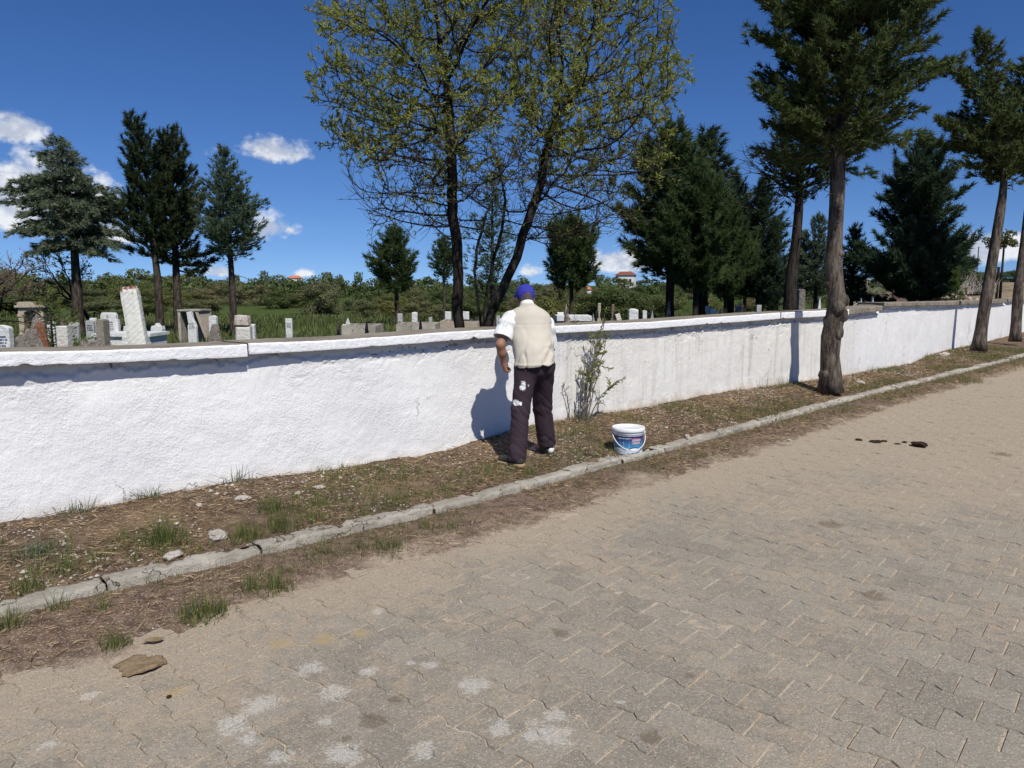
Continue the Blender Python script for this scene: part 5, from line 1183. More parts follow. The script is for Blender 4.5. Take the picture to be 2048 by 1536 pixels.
    stone_at(857, 864, 634, 22, 'round', M_GREYST, 'small grey urn-shaped marker left of the almond trunk', seed=29)
    stone_at(890, 902, 623, 24, 'flat', M_MARBLE, 'white headstone just left of the left almond trunk', seed=30); stone_at(926, 938, 623, 24, 'flat', M_MARBLE, 'white headstone just right of the left almond trunk', seed=31)
    stone_at(993, 1000, 631, 18, 'round', M_GREYST, "small grey stone left of the painter's shoulder", seed=32)
    # right of the painter
    stone_at(1128, 1141, 603, 13, 'point', M_BEIGE, "tall pointed beige stele leaning left, right of the painter", tilt=-.07, letters=0, t=.1, seed=33)
    stone_at(1194, 1203, 606, 12.6, 'neck', M_BEIGE, 'slender turban-topped stele beside a pointed dark shrub', t=.12, seed=34)
    stone_at(1220, 1228, 608, 12.6, 'neck', M_BRST, 'slender brown stele with a narrow head', tilt=.05, t=.12, seed=35)
    stone_at(1243, 1252, 620, 12.8, 'flat', M_LIMEST, 'cream board-like stone leaning steeply left', tilt=-.32, t=.08, seed=36)
    stone_at(1258, 1276, 617, 12.6, 'round', M_LICHEN if False else M_MARBLE, 'white rounded headstone with dark stains right of the leaning board', letters=2, t=.14, seed=37)
    stone_at(1182, 1192, 625, 13, 'point', M_GREYST, 'small grey stone left of the turban-topped stele', seed=38)
    rock_at(1327, 1350, 604, 13.5, M_LICHEN, 'grey speckled boulder with a pointed top at the grove edge', 'lichened_boulder', 39, .2, .45)
    Y = 14; b = gpt(1146, Y); e = thing('grave_slab', 'white slab table grave right of the painter', 'grave', b); h = at(1146, 630, Y)[2] - b[2]; w = 68/FPX*Y
    obj('slab', Acc().box((0, 0, h - .05), (w, .8, .09)).mesh('slab', M_MARBLE), e)
    for s in (-.4, 0, .4): obj('support', Acc().box((w*s, 0, (h-.1)/2), (.16, .6, h - .1)).mesh('support', M_GREYST), e)
    stone_at(1115, 1127, 624.5, 14.5, 'flat', M_MARBLE, 'white block standing at the head of the slab grave', t=.2, seed=40)
    for i, (a_, b_, y_, kd, m, lab) in enumerate([(1411, 1421, 612, 'neck', M_GREYST, 'small grey necked stone among the pine trunks'), (1421, 1433, 617, 'round', M_LIMEST, 'cream rounded stone beside the small grey necked stone'), (1437, 1447, 616, 'point', M_GREYST, 'small grey pointed stone under the pines'), (1473, 1487, 608, 'round', M_LICHEN, 'speckled lichened headstone under the pines'),
                                               (1514, 1523, 610, 'flat', M_GREYST, 'small pale square stone left of the leaning black trunk'), (1286, 1294, 621, 'round', M_MARBLE, 'little white stone right of the stained white headstone'), (1301, 1309, 619, 'point', M_GREYST, 'little grey stone left of the pointed boulder')]):
        stone_at(a_, b_, y_, 18.5, kd, m, lab, t=.12, seed=50 + i)
    stone_at(1596, 1608, 578, 17.5, 'round', M_LICHEN, 'tall lichened stone pillar between the leaning and nearest trunks', 'stone_pillar', t=.2, seed=60, taper=.15)
    for i, (px, y, Y, lab) in enumerate([(1746, 592, 19, 'tiny white marker post over the coping, right of the nearest trunk'), (1835, 600, 20, 'tiny white marker stub over the grey coping'), (1663 + 60, 596, 24, 'tiny pale marker post by the nearest cypress'), (1640, 592, 24, 'thin pale marker post left of the nearest cypress trunk')]):
        stone_at(px - 3, px + 3, y, Y, 'point', M_MARBLE, lab, 'marker_post', t=.08, seed=70 + i)
    # leafy low plants on the graves
build_graves()

# ------------------------------------------------------------------ rubble bank, fence posts and houses behind
def build_background():
    rng = np.random.default_rng(91)
    # rubble bank right of the nearest cypress
    P = []; a = Acc()
    for i in range(900):
        px = rng.uniform(1690, 1975); Y = rng.uniform(26, 38); x = at(px, HOR, Y)[0]; z = float(ground_z(x, Y)); s = rng.uniform(.06, .22) * (1 if rng.random() < .9 else 2)
        d = np.array([[1, 0, 0], [0, 1, 0], [-1, 0, 0], [0, -1, 0], [0, 0, .8], [0, 0, -.6]]) * s * rng.uniform(.6, 1.3, (6, 1)); hump = 1.0 * math.exp(-((Y - 31) / 2.6) ** 2) * math.exp(-((px - 1850) / 95) ** 2)
        a.add(d + np.array([x, Y, z + rng.random() * hump]), np.array([[0,1,4],[1,2,4],[2,3,4],[3,0,4],[1,0,5],[2,1,5],[3,2,5],[0,3,5]]))
    tag(obj('rubble', a.mesh('rubble', mat('rubble_stone', lambda nt: dict(color=nt.mix(nt.island(), (.20, .155, .12), (.52, .46, .40)), rough=.95)))), 'bank of loose rubble and stones behind the grey coping', 'rubble', kind='stuff')
    us = np.linspace(1690, 1980, 40); ys = np.linspace(26, 38, 30); V = []
    for px in us:
        for Y in ys:
            x = at(px, HOR, Y)[0]; hump = 1.05 * math.exp(-((Y - 31) / 2.6) ** 2) * math.exp(-((px - 1850) / 95) ** 2); V.append((x, Y, float(ground_z(x, Y)) - .05 + hump + .12 * float(vn(np.array([[x * 1.2, Y * 1.2]]), 6)[0])))
    o = obj('earth_bank', mesh('earth_bank', V, grid_faces(40, 30), M_GRIT, True)); tag(o, 'brown earth bank under the rubble', 'ground', kind='structure')
    # pale brushwood on the bank
    a = Acc()
    for i in range(420):
        px = rng.normal(1885, 45); Y = rng.uniform(31, 35); x = at(px, HOR, Y)[0]; z = float(ground_z(x, Y)) + .6; p = np.array([x, Y, z]); d = unit(np.array([rng.normal(0, .7), rng.normal(0, .4), .8])); l = rng.uniform(.4, 1.1)
        a.tube([p, p + d * l * .5 + rng.normal(0, .05, 3), p + d * l + rng.normal(0, .1, 3)], [.014, .009, .004], 3, cap=False)
    tag(obj('brushwood', a.mesh('brushwood', mat('pale_brushwood', lambda nt: dict(color=(.30, .265, .225), rough=.9)))), 'tangle of pale dry brushwood on the rubble bank', 'brushwood', kind='stuff')
    for i, (px, yt, Y, m, lab) in enumerate([(1994, 535, 36, M_BARK_DARK, 'black fence post beside the second cypress trunk'), (1733, 560, 30, M_BEIGE, 'thin pale fence post right of the nearest cypress trunk'), (1951, 495, 60, M_BARK_DARK, 'thin dark pole rising from the shrubs near the second trunk'), (1993, 480, 45, M_BARK_DARK, 'x')][:3]):
        b = gpt(px, Y); h = at(px, yt, Y)[2] - b[2]; e = thing('fence_post' if i < 2 else 'pole', lab, 'post', b)
        obj('post', Acc().tube([(0, 0, 0), (0, 0, h)], .06 if i == 0 else .035, 8).mesh('post', m), e); obj('cap', Acc().box((0, 0, h + .01), (.11, .11, .03)).mesh('cap', m), e)
    # village houses between the trees
    M_ROOF = mat('red_roof_tiles', lambda nt: dict(color=nt.mix(nt.noise(nt.obj(), 3, 3), (.42, .13, .075), (.52, .20, .12)), rough=.9)); M_ROOF2 = mat('dark_red_roof', lambda nt: dict(color=(.20, .075, .05), rough=.9)); M_RENDER = mat('white_render', lambda nt: dict(color=(.70, .68, .63), rough=.9)); M_GLASS = mat('window_glass', lambda nt: dict(color=(.03, .035, .045), rough=.15, spec=.5))
    for i, (px, yt, yb, wpx, Y, rm, lab) in enumerate([(1165, 572, 592, 34, 92, M_ROOF, 'house with a bright red roof among trees, right of the painter'), (1252, 543, 560, 36, 135, M_ROOF2, 'white hilltop house with a dark red roof under the cloud'), (590, 551, 556, 26, 180, M_ROOF, 'far pale house with red roof at the left treeline')]):
        k = Y / FPX; w = wpx * k; zt = at(px, yt, Y)[2]; zb = at(px, yb, Y)[2] - 1.5; x = at(px, yt, Y)[0]; g = float(ground_z(x, Y)); zb = min(zb, zt - 2.5); zb = min(zb, g + 30)
        e = thing('house', lab, 'house', (x, Y, g), .3 * (-1) ** i); h = zt - g; rh = min(1.5, h * .35, w * .2); d = w * .8
        obj('wall', Acc().box((0, 0, (h - rh) / 2), (w, d, h - rh)).mesh('wall', M_RENDER), e)
        a = Acc(); W2, D2 = w * .56, d * .58; z0 = h - rh
        a.add([(-W2, -D2, z0), (W2, -D2, z0), (W2, D2, z0), (-W2, D2, z0), (-W2 * .55, 0, h), (W2 * .55, 0, h)], [np.array([[0, 1, 5, 4], [2, 3, 4, 5]]), np.array([[1, 2, 5], [3, 0, 4]]), np.array([[3, 2, 1, 0]])]); r = obj('roof', a.mesh('roof', rm), e)
        obj('chimney', Acc().box((w * .2, d * .15, h - .1), (.4, .4, 1.0)).mesh('chimney', M_RENDER), r)
        for j in range(3):
            wn = obj('window', Acc().box(((j - 1) * w * .3, -d/2 - .02, z0 - 1.2), (w * .13, .06, 1.0)).mesh('window', M_GLASS), e)
            obj('frame', Acc().box(((j - 1) * w * .3, -d/2 - .06, z0 - 1.75), (w * .17, .10, .1)).mesh('frame', M_RENDER), wn)
build_background()

# ------------------------------------------------------------------ implicit surfaces for the figure
class Field:
    def __init__(s, lo, hi, h):
        s.lo = np.array(lo, float); s.h = h; s.n = np.ceil((np.array(hi) - s.lo) / h).astype(int) + 1; s.F = np.full(s.n, 9.0, np.float32)
        s.ax = [s.lo[i] + h * np.arange(s.n[i]) for i in range(3)]
    def box(s, lo, hi, pad):
        a = np.clip(np.floor((np.minimum(lo, hi) - pad - s.lo) / s.h).astype(int), 0, s.n); b = np.clip(np.ceil((np.maximum(lo, hi) + pad - s.lo) / s.h).astype(int) + 1, 0, s.n)
        sl = tuple(slice(x, y) for x, y in zip(a, b)); X, Y, Z = np.meshgrid(*[s.ax[i][sl[i]] for i in range(3)], indexing='ij'); return sl, np.stack([X, Y, Z], -1)
    def _u(s, sl, d, k):
        f = s.F[sl]
        if k > 0: h = np.clip(.5 + .5 * (f - d) / k, 0, 1); s.F[sl] = f * (1 - h) + d * h - k * h * (1 - h)
        else: s.F[sl] = np.minimum(f, d)
    def cone(s, a, b, ra, rb, k=.02, flat=None):
        a = np.array(a, float); b = np.array(b, float); sl, p = s.box(np.minimum(a, b), np.maximum(a, b), max(ra, rb) * 1.6 + k + .03)
        if p.size == 0: return s
        ab = b - a; q = p - a; t = np.clip((q @ ab) / (ab @ ab), 0, 1); v = q - t[..., None] * ab
        if flat is not None: v = v / np.array(flat)
        s._u(sl, np.linalg.norm(v, axis=-1) - (ra + (rb - ra) * t), k); return s
    def ell(s, c, r, k=.02, R=None):
        c = np.array(c, float); r = np.array(r, float); sl, p = s.box(c, c, r.max() * 1.3 + k + .03); q = p - c
        if R is not None: q = q @ np.array(R)
        d = np.linalg.norm(q / r, axis=-1); s._u(sl, (d - 1) * r.min() * np.clip(d, .6, 1.2) ** 0, k); return s
    def rbox(s, c, half, r, R=None, k=0.):
        c = np.array(c, float); half = np.array(half, float); sl, p = s.box(c, c, np.linalg.norm(half) + .04); q = p - c
        if R is not None: q = q @ np.array(R)
        q = np.abs(q) - (half - r); s._u(sl, np.linalg.norm(np.maximum(q, 0), axis=-1) + np.minimum(q.max(-1), 0) - r, k); return s
    def pts(s): X, Y, Z = np.meshgrid(*s.ax, indexing='ij'); return np.stack([X, Y, Z], -1)
    def cut(s, point, normal, fn=None):
        """remove what lies on the normal's side of the plane"""
        p = s.pts(); d = (p - np.array(point)) @ unit(np.array(normal, float)); d = d if fn is None else d + fn(p); s.F = np.maximum(s.F, d.astype(np.float32)); return s
    def sub(s, other): s.F = np.maximum(s.F, -other.F); return s
    def disp(s, fn):
        m = np.abs(s.F) < .06; p = s.pts()[m]; s.F[m] -= fn(p).astype(np.float32); return s
    def net(s):
        F = s.F; n = s.n; ins = F < 0; c = np.zeros(n - 1, int)
        for o in np.ndindex(2, 2, 2): c += ins[o[0]:n[0]-1+o[0], o[1]:n[1]-1+o[1], o[2]:n[2]-1+o[2]]
        act = (c > 0) & (c < 8); idx = np.full(n - 1, -1, int); I = np.argwhere(act); idx[act] = np.arange(len(I)); S = np.zeros((len(I), 3)); W_ = np.zeros(len(I))
        for ax in range(3):
            e = np.zeros(3, int); e[ax] = 1
            for o in np.ndindex(2, 2, 2):
                if o[ax]: continue
                p0 = I + np.array(o); p1 = p0 + e; f0 = F[tuple(p0.T)]; f1 = F[tuple(p1.T)]; m = (f0 < 0) != (f1 < 0); t = np.where(m, f0 / np.where(m, f0 - f1, 1), 0)
                S += m[:, None] * (p0 + e * t[:, None]); W_ += m
        V = s.lo + s.h * S / np.maximum(W_, 1)[:, None]; Q = []
        for ax in range(3):
            e = np.zeros(3, int); e[ax] = 1; a = tuple(slice(0, n[i] - e[i]) for i in range(3)); b = tuple(slice(e[i], n[i]) for i in range(3)); ch = np.argwhere(ins[a] != ins[b]); u, w = (ax + 1) % 3, (ax + 2) % 3
            ok = (ch[:, u] > 0) & (ch[:, w] > 0) & (ch[:, u] < n[u] - 1) & (ch[:, w] < n[w] - 1); ch = ch[ok]; eu = np.zeros(3, int); eu[u] = 1; ew = np.zeros(3, int); ew[w] = 1
            q = np.stack([idx[tuple((ch - eu - ew).T)], idx[tuple((ch - ew).T)], idx[tuple(ch.T)], idx[tuple((ch - eu).T)]], 1); fl = ~ins[tuple(ch.T)]; q[fl] = q[fl][:, ::-1]; Q.append(q)
        Q = np.concatenate(Q); return V, Q[(Q >= 0).all(1)]
    def mesh(s, name, m, relax=1):
        V, Q = s.net()
        for _ in range(relax):
            A = np.zeros_like(V); N = np.zeros(len(V))
            for a, b in ((0, 1), (1, 2), (2, 3), (3, 0)):
                np.add.at(A, Q[:, a], V[Q[:, b]]); np.add.at(A, Q[:, b], V[Q[:, a]]); np.add.at(N, Q[:, a], 1); np.add.at(N, Q[:, b], 1)
            V = V * .5 + .5 * A / np.maximum(N, 1)[:, None]
        return mesh(name, V, Q, m, True)

# ------------------------------------------------------------------ the painter
def build_painter():
    rng = np.random.default_rng(2)
    g0 = (.20, 6.84); gz0 = float(verge_z(np.array(.05), np.array(6.62), False)) + .008
    root = thing('person', 'person in blue cap, beige vest and dark paint-splashed trousers, facing the wall', 'person', (g0[0], g0[1], gz0), math.radians(14))
    M_SKIN = mat('tanned_skin', lambda nt: dict(color=nt.mix(nt.noise(nt.obj(), 30, 4), (.23, .115, .070), (.31, .165, .105)), rough=.55, spec=.3, normal=nt.bump(nt.noise(nt.obj(), 140, 2), .25, .003)))
    M_HAIR = mat('short_grey_hair', lambda nt: dict(color=nt.mix(nt.noise(nt.obj(), 160, 3), (.045, .032, .026), (.14, .105, .085)), rough=.8, normal=nt.bump(nt.noise(nt.obj(), 220, 2), .6, .004)))
    def cloth(a, b, sc=3, bump=.3):
        return lambda nt: dict(color=nt.mix(nt.noise(nt.obj(), sc, 3), a, b), rough=.9, spec=.1, normal=nt.bump(nt.noise(nt.obj(), 420, 2), bump, .002))
    M_VEST = mat('beige_vest', cloth((.47, .43, .35), (.55, .505, .42)))
    def m_trouser(nt):
        p = nt.obj(); c = nt.mix(nt.noise(p, 4, 3), (.027, .017, .023), (.046, .031, .040)); n = nt.noise(p, 210, 5, .8); n2 = nt.noise(nt.map(p, (60, 60, 110)), 1, 3, .6); out = None
        for q, r in (((-.135, -.10, .735), .055), ((-.095, -.12, .72), .030), ((-.145, -.135, .70), .05), ((-.205, -.14, .565), .055), ((-.17, -.17, .56), .035), ((.165, .02, .70), .022), ((-.215, -.19, .60), .03)):
            f = nt.m('SUBTRACT', 1, nt.m('DIVIDE', nt.vm('DISTANCE', nt.vm('MULTIPLY', p, (1, .45, 1)), (q[0], q[1] * .45, q[2]), out=1), r)); out = f if out is None else nt.m('MAXIMUM', out, f)
        msk = nt.step(nt.m('ADD', nt.m('MULTIPLY', out, .55), nt.m('MULTIPLY', nt.m('ADD', n, n2), .5)), .76, .80)
        msk = nt.m('MULTIPLY', msk, nt.m('GREATER_THAN', out, 0)); c = nt.mix(msk, c, (.72, .72, .72))
        return dict(color=c, rough=.85, spec=.15, normal=nt.bump(nt.noise(p, 500, 2), .3, .002))
    M_TR = mat('dark_plum_trousers', m_trouser)
    def m_shirt(axis):
        A = Vector(axis)
        def f(nt):
            p = nt.obj(); s = nt.new('ShaderNodeVectorMath', operation='DOT_PRODUCT'); nt.put(s.inputs[0], p); s.inputs[1].default_value = tuple(A); w = nt.m('FRACT', nt.m('MULTIPLY', s.outputs['Value'], 38))
            return dict(color=nt.mix(nt.m('LESS_THAN', nt.m('ABSOLUTE', nt.m('SUBTRACT', w, .5)), .05), (.74, .75, .74), (.42, .44, .47)), rough=.85, spec=.15)
        return f
    M_CAP = mat('blue_cap', cloth((.030, .034, .25), (.046, .050, .35), 8))
    M_SHOE = mat('dark_shoe', cloth((.030, .030, .028), (.055, .053, .05), 14)); M_SOLE = mat('tan_sole', cloth((.30, .215, .12), (.40, .30, .18), 12)); M_WHITE = mat('off_white_leather', cloth((.55, .54, .52), (.68, .67, .65), 12))

    HIP = [(-.085, -.03, .885), (.085, -.015, .885)]; KNEE = [(-.150, -.085, .485), (.125, .135, .490)]; ANK = [(-.225, -.205, .095), (.185, .175, .095)]
    SH = [(-.195, .130, 1.315), (.170, .205, 1.275)]; ELB = [(-.305, .045, 1.075), (.240, .265, 1.015)]; WR = [(-.258, .105, .905), (.165, .395, 1.00)]
    HC = np.array([0, .315, 1.495])
    # --- body: one continuous skin surface
    F = Field((-.42, -.36, .02), (.42, .56, 1.64), .0080)
    F.cone((0, -.03, .90), (0, .03, 1.04), .125, .125, .02, (1.15, .8, 1)).cone((0, .03, 1.04), (0, .12, 1.26), .13, .145, .05, (1.12, .74, 1)).cone((-.10, .15, 1.31), (.10, .16, 1.31), .075, .075, .06).cone((0, .17, 1.33), HC + (0, -.03, -.03), .060, .055, .03)
    for i in (0, 1):
        F.cone(HIP[i], KNEE[i], .085, .058, .03).cone(KNEE[i], ANK[i], .055, .038, .02); a = np.array(ANK[i]); toe = a + np.array([(-.13, .17, -.06), (-.06, .2, -.06)][i]); F.cone(a + (0, 0, -.03), toe, .04, .03, .02)
        F.cone(SH[i], ELB[i], .055, .043, .035).cone(ELB[i], np.array(ELB[i]) * .55 + np.array(WR[i]) * .45, .043, .041, .015).cone(np.array(ELB[i]) * .55 + np.array(WR[i]) * .45, WR[i], .041, .028, .02)
    # head and face
    F.ell(HC + (0, -.012, .025), (.077, .098, .092), .02).ell(HC + (0, .035, -.045), (.058, .062, .062), .03).ell(HC + (0, .062, -.085), (.030, .026, .022), .025)
    F.cone(HC + (0, .088, .012), HC + (0, .112, -.028), .009, .014, .010).cone(HC + (-.03, .084, .022), HC + (.03, .084, .022), .010, .010, .012)
    F.cone(HC + (-.020, .088, -.062), HC + (.020, .088, -.062), .007, .007, .008)
    for s in (-1, 1):
        F.ell(HC + (s * .081, -.008, -.012), (.012, .020, .032), .006); F.ell(HC + (s * .040, .070, -.02), (.02, .02, .018), .02)
    # hands
    def hand(w, d, side, palm_n, curl):
        """w wrist, d pointing direction, palm_n direction the palm faces, side thumb side"""
        w = np.array(w); d = unit(np.array(d, float)); n = np.array(palm_n, float); n = unit(n - (n @ d) * d); t = np.cross(d, n) * side
        pc = w + d * .048; F.cone(w, w + d * .03, .027, .028, .015)
        for q in (-.026, -.009, .009, .026): F.cone(w + d * .015 + t * q * .6, w + d * .078 + t * q, .013, .0125, .010)
        for q, l in zip((-.029, -.0098, .0098, .029), (.75, .93, 1.0, .92)):      # little finger .. index
            a = w + d * .078 + t * q; b = a + (d * math.cos(curl) + n * math.sin(curl)) * .040 * l; c = b + (d * math.cos(curl * 2.2) + n * math.sin(curl * 2.2)) * .027 * l; e = c + (d * math.cos(curl * 3.1) + n * math.sin(curl * 3.1)) * .021 * l
            F.cone(a, b, .0098, .0090, .003).cone(b, c, .0090, .0082, .003).cone(c, e, .0082, .0070, .003)
        a = w + d * .022 + t * .024 + n * .008; b = a + unit(t * .75 + d * .8 + n * .35) * .036; c = b + unit(d * .75 + n * .75 - t * .15) * .028; F.cone(a, b, .0125, .0105, .008).cone(b, c, .0105, .0085, .003)
    hand(WR[0], (.16, .06, -1), -1, (.95, .30, 0), 1.05)
    hand(WR[1], (-.45, .85, .08), 1, (-.8, -.35, -.5), .75)
    obj('body', F.mesh('body', M_SKIN, 1), root)
    # eyes set into the face
    M_EYE = mat('eye', lambda nt: dict(color=(.35, .32, .30), rough=.3))
    # short hair below the cap
    H = Field(HC + (-.12, -.14, -.12), HC + (.12, .14, .15), .005); H.ell(HC + (0, -.014, .025), (.081, .102, .095), 0).ell(HC + (0, -.05, -.035), (.058, .055, .05), .03); H.cut(HC + (0, .03, 0), (0, 1, -.15)).cut(HC + (0, 0, -.068), (0, .3, -1)); obj('hair', H.mesh('hair', M_HAIR, 1), root)
    # --- cap: crown of panels, peak, strap and opening at the back
    C = Field(HC + (-.13, -.15, -.06), HC + (.13, .22, .15), .0045); C.ell(HC + (0, -.006, .030), (.090, .110, .100), 0); I_ = Field(HC + (-.13, -.15, -.06), HC + (.13, .22, .15), .0045); I_.ell(HC + (0, -.006, .026), (.083, .103, .095), 0)
    C.cut(HC + (0, -.1, -.004), (0, -.10, -1)); C.sub(I_); O_ = Field(HC + (-.13, -.15, -.06), HC + (.13, .22, .15), .0045); O_.cone(HC + (-.004, -.2, .018), HC + (-.004, -.06, .018), .030, .030, 0, (1.15, 1, .95)); C.sub(O_)
    C.disp(lambda p: -.0022 * np.exp(-(np.abs((np.arctan2(p[:, 0] - HC[0], p[:, 1] - HC[1]) / (math.pi/3) + .5) % 1 - .5) / .035) ** 2) + .0015 * vn(p * 40, 3))
    cap = obj('cap', C.mesh('cap', M_CAP, 1), root)
    B = Field(HC + (-.12, .0, -.06), HC + (.12, .23, .06), .0045); B.ell(HC + (0, .115, .018), (.080, .095, .012), 0, np.array(Matrix.Rotation(-.28, 3, 'X'))); B.cut(HC + (0, .075, 0), (0, -1, 0)); obj('peak', B.mesh('peak', M_CAP, 1), cap)
    a = Acc(); th = np.linspace(-2.05, -1.09, 12); pts = np.array([HC + (math.cos(q) * .090, math.sin(q) * .1105, .002) for q in th]); V = np.concatenate([pts + (0, 0, -.009), pts + (0, 0, .009), pts * 1 + np.array([0, -.003, -.009]), pts + np.array([0, -.003, .009])]); n = 12; i = np.arange(n - 1)
    a.add(V, [np.stack([i + 2*n, i + 2*n + 1, i + 3*n + 1, i + 3*n], 1), np.stack([i, i + n, i + n + 1, i + 1], 1), np.stack([i + n, i + 3*n, i + 3*n + 1, i + n + 1], 1)]); obj('strap', a.mesh('strap', M_CAP), cap)
    obj('button', Acc().lathe([(0.0, .004), (.007, .003), (.009, 0)], 10, HC + np.array([0, -.006, .129])).mesh('button', M_CAP, True), cap)
    # --- vest
    Vs = Field((-.30, -.26, .82), (.30, .34, 1.46), .006)
    def torso(G, o):
        G.cone((0, -.035, .90), (0, .03, 1.05), .150 + o, .152 + o, .03, (1.10, .86, 1)).cone((0, .03, 1.05), (0, .115, 1.26), .152 + o, .158 + o, .05, (1.12, .78, 1)).cone((-.120, .140, 1.308), (.112, .180, 1.275), .070 + o, .072 + o, .06).cone((0, .15, 1.33), (0, .235, 1.415), .075 + o, .062 + o, .04)
    torso(Vs, .012); Vs.cone((0, -.045, .875), (0, -.03, .96), .172, .160, .03, (1.10, .90, 1))
    Vs.cut((0, -.15, .885), (0, .10, -1), lambda p: .012 * np.sin(p[:, :, :, 0] * 9 + .6) + .03 * p[:, :, :, 0]).cut((0, .22, 1.425), (0, .45, 1))
    for s in (-1, 1): Vs.cut((s * .205, 0, 1.2), (s, 0, .12))
    def wr(p):
        q = p[:, 0] * .8 - (p[:, 2] - 1.0) * 1.0; low = sstep(p[:, 2], 1.22, .95)
        return .009 * np.sin(q * 46 + 2.2 * vn(p * 7, 4)) * low * sstep(p[:, 0], -.10, .10) - .010 * (1 - np.abs(vn(p * np.array([7, 7, 4.]) + .3, 16)) * 4).clip(0, 1) * sstep(p[:, 2], 1.36, 1.05) + .007 * vn(p * np.array([11, 11, 5.]), 6) + .003 * vn(p * np.array([28, 28, 12.]), 7) + .006 * np.exp(-((p[:, 2] - .905 - .03*p[:, 0]) / .010) ** 2) - .0035 * np.exp(-((p[:, 2] - 1.255) / .005) ** 2) - .003 * np.exp(-((p[:, 0] - 0) / .004) ** 2) * sstep(p[:, 2], 1.25, 1.2) * 0
    Vs.disp(wr); vest = obj('vest', Vs.mesh('vest', M_VEST, 1), root)
    K = Field((-.14, .08, 1.32), (.14, .40, 1.50), .005); K.cone((0, .175, 1.36), (0, .262, 1.452), .078, .062, 0, (1, .95, 1)); K2 = Field((-.14, .08, 1.32), (.14, .40, 1.50), .005); K2.cone((0, .165, 1.34), (0, .285, 1.475), .066, .054, 0, (1, .95, 1)); K.cut((0, .262, 1.452), (0, .45, .9)).sub(K2); obj('collar', K.mesh('collar', mat('pale_collar', cloth((.66, .65, .60), (.74, .73, .68))), 1), root)
    # --- shirt sleeves
    for i in (0, 1):
        s = np.array(SH[i]); e = np.array(ELB[i]); d = unit(e - s); end = s + d * (.21 if i == 0 else .27); lo = np.minimum(s, end) - .14; hi = np.maximum(s, end) + .14
        G = Field(lo, hi, .006); G.cone(s + np.array([.03, .0, .005]) * (1 if i == 0 else -1), s + d * .06, .072, .078, 0).cone(s + d * .04, end + d * .05, .076, .092 if i == 0 else .070, .03); J = Field(lo, hi, .006); J.cone(s, end + d * .08, .066, .082 if i == 0 else .06, .0); J.cut(end - d * .10, -d)
        G.cut(end, d).disp(lambda p: .007 * np.sin((p @ d) * 60 + 3 * vn(p * 9, 11 + i)) * sstep(np.abs((p - s) @ d), .22, .02) + .006 * vn(p * np.array([14, 14, 9.]), 12)); G.sub(J)
        ax = np.cross(d, (0, 1, 0)); obj('sleeve', G.mesh('sleeve', mat('striped_shirt_%d' % i, m_shirt(unit(ax))), 1), root)
    # shirt body seen in the armholes
    # --- trousers
    T = Field((-.36, -.34, .045), (.36, .36, .98), .0065)
    T.cone((0, -.035, .90), (0, -.02, .95), .140, .134, 0, (1.10, .84, 1)).cone((-.07, -.045, .87), (.07, -.03, .87), .102, .104, .05)
    for i in (0, 1):
        h, k, a = np.array(HIP[i]), np.array(KNEE[i]), np.array(ANK[i]); T.cone(h + (0, 0, -.02), k, .108, .088, .035).cone(k, a * .96 + np.array([0, 0, -.01]), .086, .083 if i == 0 else .088, .03)
    T.cut((0, -.03, .955), (0, .05, 1)); T.cut((-.2, -.2, .058), (0, .12, -1))
    def tw(p):
        z = p[:, 2]; left = p[:, 0] < -.02; kz = np.exp(-((z - .47) / .09) ** 2); az = np.exp(-((z - .14) / .09) ** 2); dg = p[:, 0] * np.where(left, 1, -1)
        w = .0042 * np.sin(z * 64 + dg * 26 + 3.2 * vn(p * 9, 21)) * (kz * np.where(left, .5, 1.2) + az * 1.0 + .1) * (.6 + .6 * vn(p * 6, 28)) - .007 * (1 - np.abs(vn(p * np.array([11, 11, 11.]) + np.stack([p[:, 2] * 7, p[:, 2] * 3, p[:, 0] * 9], -1), 26)) * 4.0).clip(0, 1) * (kz + az + .35) + .008 * vn(p * np.array([8, 8, 3.]), 22) + .0045 * vn(p * np.array([24, 24, 9.]), 23)
        w = w + .003 * np.sin(z * 34 + p[:, 0] * 40 + 3 * vn(p * 5, 24)) * np.exp(-((z - .72) / .12) ** 2)
        return w - .007 * np.exp(-((p[:, 0] - .005) / .010) ** 2) * sstep(z, .80, .86) - .004 * np.exp(-((z - .868) / .004) ** 2) * (np.abs(p[:, 0] + .085) < .05) * (p[:, 1] < -.02)
    T.disp(tw); obj('trousers', T.mesh('trousers', M_TR, 1), root)
    # --- shoes
    for i, (yaw, nm) in enumerate(((math.radians(38), 'left'), (math.radians(10), 'right'))):
        a = np.array(ANK[i]); c0 = np.array([a[0], a[1], 0]); R = np.array(Matrix.Rotation(yaw, 3, 'Z')); tr = lambda x, y, z: c0 + R @ np.array([x, y, z])
        S = Field(c0 + (-.24, -.24, -.01), c0 + (.24, .28, .15), .005); S.cone(tr(0, -.05, .055), tr(0, .06, .055), .040, .042, .02, (1, 1, 1)).cone(tr(0, .05, .050), tr(.005, .165, .042), .044, .036, .03).cone(tr(0, -.03, .06), tr(0, 0, .12), .040, .043, .03); S.cut(c0 + (0, 0, .022), (0, 0, -1)).cut(c0 + (0, 0, .125), (0, 0, 1)); S.disp(lambda p: .002 * vn(p * 45, 31))
        sh = obj('shoe', S.mesh('shoe', M_SHOE, 1), root)
